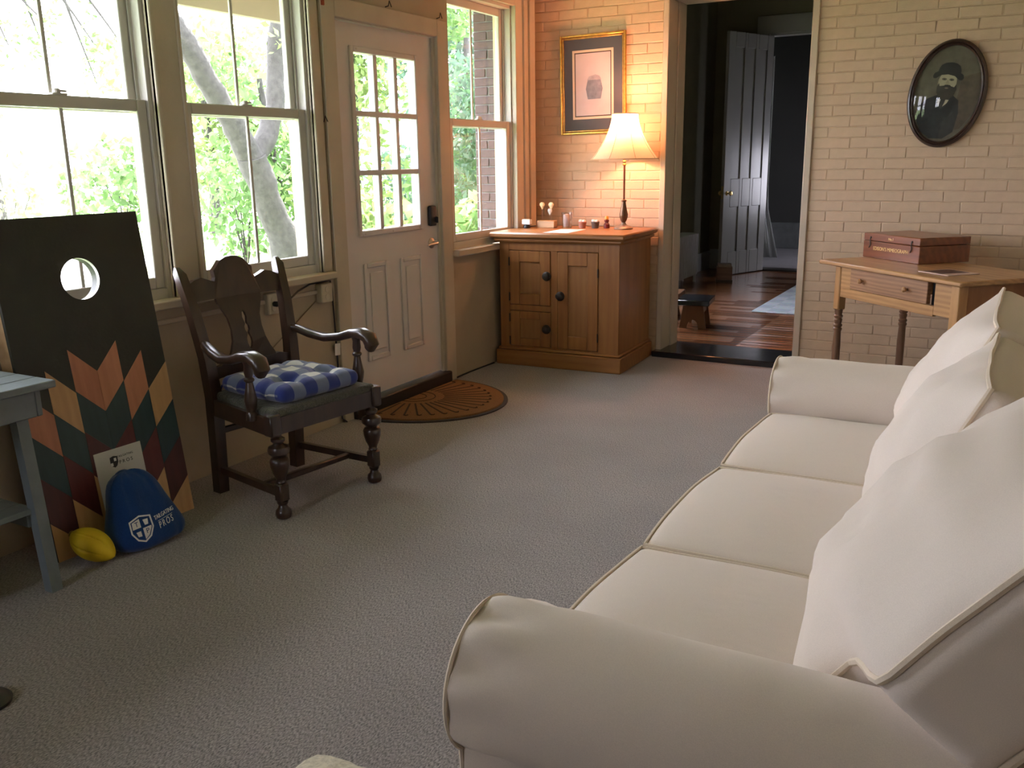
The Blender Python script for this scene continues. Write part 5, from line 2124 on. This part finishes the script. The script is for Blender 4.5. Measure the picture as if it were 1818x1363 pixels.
# near tree with forked trunk
ft = thing('forked_tree', 'grey barked tree with forked trunk outside the middle window', 'tree', (-6, 9.95, GZ))
def L_(x, y, z):
    return (x + 6, y - 9.95, z - GZ)
limb([L_(-6, 10.08, GZ), L_(-6, 9.92, .2), L_(-6, 9.62, .9), L_(-6, 9.36, 1.50)], [.27, .23, .20, .20], 1).build('trunk', BARK, ft)
limb([L_(-6, 9.36, 1.45), L_(-6, 9.05, 1.95), L_(-6, 8.65, 2.5), L_(-6, 8.2, 3.1), L_(-6.1, 7.6, 3.9)], [.17, .16, .145, .13, .10], 2).build('limb', BARK, ft)
limb([L_(-6, 9.38, 1.45), L_(-6, 9.68, 1.75), L_(-6, 9.88, 2.15), L_(-6, 10.0, 3.0), L_(-6, 10.3, 4.2)], [.16, .14, .13, .12, .10], 3).build('limb', BARK, ft)
foliage(ft, [(L_(-6, 9.9, 3.3), (.9, .9, .6)), (L_(-6.2, 10.6, 2.6), (.6, .5, .5)), (L_(-6, 7.2, 4.6), (1.6, 1.6, .9)), (L_(-5.8, 9.6, 4.8), (1.8, 1.8, 1.0))], 2600, .06, 21, LEAF[1])
# overhanging branches of a tree standing left of the window
ot = thing('overhanging_tree', 'tree with thin drooping twigs overhanging the left window', 'tree', (-6.4, 3.0, GZ))
def O_(x, y, z):
    return (x + 6.4, y - 3.0, z - GZ)
limb([O_(-6.4, 3, GZ), O_(-6.4, 3.1, 1.2), O_(-6.3, 3.4, 3.0), O_(-6.2, 3.9, 4.4)], [.22, .18, .15, .10], 5).build('trunk', BARK, ot)
orn = random.Random(8)
cl = []
for k in range(9):
    y0 = 5.0 + .27 * k
    pts = [O_(-6.2, 3.8, 4.0), O_(-6.1, (3.8 + y0) / 2, 4.1), O_(-6.0 + orn.uniform(-.3, .3), y0, 3.4), O_(-6.0 + orn.uniform(-.3, .3), y0 + .3, 3.4 - orn.uniform(.5, 1.1))]
    limb(pts, [.05, .03, .018, .006], 30 + k, 6).build('branch', BARK, ot)
    cl.append((pts[2], (.3, .25, .3)))
    cl.append((pts[3], (.2, .2, .35)))
foliage(ot, cl, 1700, .032, 22, LEAF[0])

# trees and shrubs further off
def tree(label, x, y, h, rx, mat, n, size, seed, group='trees beyond the porch', low=.25):
    t = thing('garden_tree', label, 'tree', (x, y, GZ), 0, group)
    rnd = random.Random(seed)
    limb([(0, 0, 0), (rnd.uniform(-.1, .1), .05, h * .3), (rnd.uniform(-.2, .2), 0, h * .75)], [.16, .13, .06], seed, 9).build('trunk', BARK, t)
    cs = []
    for k in range(9):
        cs.append(((rnd.uniform(-.6, .6) * rx, rnd.uniform(-.6, .6) * rx, h * rnd.uniform(low, .9)), (rx * .55, rx * .55, h * .17)))
    foliage(t, cs, n, size, seed, mat)
    return t


tree('pale green tree far behind the forked trunk', -17, 19, 6.5, 2.6, LEAF[1], 2600, .16, 41)
tree('bushy green tree right behind the forked trunk', -11.5, 15.6, 5.0, 1.6, LEAF[0], 2200, .11, 42)
tree('leafy tree seen through the upper left door panes', -7.9, 14.0, 5.5, 1.3, LEAF[1], 2600, .09, 43)
tree('leafy tree seen through the upper right door panes', -7.6, 17.6, 6.0, 1.3, LEAF[0], 2600, .10, 44)
tree('dense dark tree through the middle door panes', -9.6, 20.5, 6.5, 2.2, LEAF[3], 3200, .13, 45, low=.12)
tree('dense bluish tree seen in the window beside the door', -5.3, 15.0, 5.6, 1.2, LEAF[3], 3000, .085, 46, low=.12)
tree('tall leafy tree against the brick corner in the window beside the door', -3.9, 12.9, 5.8, 1.0, LEAF[2], 2600, .075, 47, low=.12)
tree('distant round tree between the left and middle windows', -20, 14.5, 5.5, 2.4, LEAF[1], 300, .16, 48)
tree('distant pale tree far left beyond the driveway', -26, 12, 6.0, 3.0, LEAF[1], 200, .16, 49)


def shrub(label, x, y, h, rx, mat, n, size, seed, group='shrubs beyond the porch'):
    t = thing('garden_shrub', label, 'shrub', (x, y, GZ), 0, group)
    rnd = random.Random(seed)
    st = MB()
    for k in range(5):
        a = 2 * PI * k / 5
        st.tube([(0, 0, 0), (.15 * rx * math.cos(a), .15 * rx * math.sin(a), h * .4), (.5 * rx * math.cos(a), .5 * rx * math.sin(a), h * .75)], [.02, .015, .006], 5)
    so = st.build('stems', BARK, t)
    so['kind'] = 'stuff'
    foliage(t, [((0, 0, h * .55), (rx, rx, h * .45)), ((rx * .4, 0, h * .7), (rx * .6, rx * .6, h * .3))], n, size, seed, mat, .6)


shrub('bright large leaved shrub below the left door panes', -3.3, 8.25, 1.65, .70, LEAF[1], 900, .085, 61)
shrub('bright large leaved shrub below the right door panes', -2.1, 8.75, 1.6, .48, LEAF[1], 800, .08, 62)
shrub('green shrub at the foot of the brick corner', -1.3, 7.7, 1.75, .42, LEAF[0], 800, .07, 63)
shrub('low green shrub behind the forked trunk', -9.5, 12.6, 2.2, 1.0, LEAF[0], 1000, .08, 64)
shrub('yellow green shrub beyond the left window near the driveway', -11, 8.9, 2.0, .9, LEAF[1], 260, .08, 65)
shrub('small yellow green shrub far left beyond the driveway', -10, 5.0, 1.5, .9, LEAF[1], 220, .08, 66)
shrub('wide green shrub between trunk and driveway', -14, 13.5, 2.6, 1.3, LEAF[0], 800, .11, 67)

# pale garden bench outside the middle window
gb = thing('garden_bench', 'pale grey garden bench outside the middle window', 'bench', (-2.2, 5.25, GZ), math.radians(4))
pm = plain('weathered_paint', (.50, .50, .50), .6, .06, 8)
for k in range(4):
    MB().box(-.26 + k * .13, -.14 + k * .13, -.95, .75, 1.06, 1.09, .004).build('slat', pm, gb)
for sx in (-.2, .2):
    for sy in (-.85, .65):
        MB().box(sx - .03, sx + .03, sy - .03, sy + .03, 0, 1.06, .004).build('leg', pm, gb)
# tufts of dry grass by the bench
gt = thing('grass_tuft', 'thin dry grass stalks outside the middle window', 'grass', (-3.4, 6.6, GZ))
gm = MB()
grn = random.Random(3)
for k in range(26):
    x, y_ = grn.uniform(-.5, .5), grn.uniform(-.9, .9)
    gm.tube([(x, y_, 0), (x + grn.uniform(-.05, .05), y_ + grn.uniform(-.05, .05), .7), (x + grn.uniform(-.15, .15), y_ + grn.uniform(-.15, .15), grn.uniform(1.0, 1.3))], [.006, .005, .002], 4)
go = gm.build('stalks', plain('dry_stalk', (.16, .15, .09), .8), gt)
go['kind'] = 'stuff'
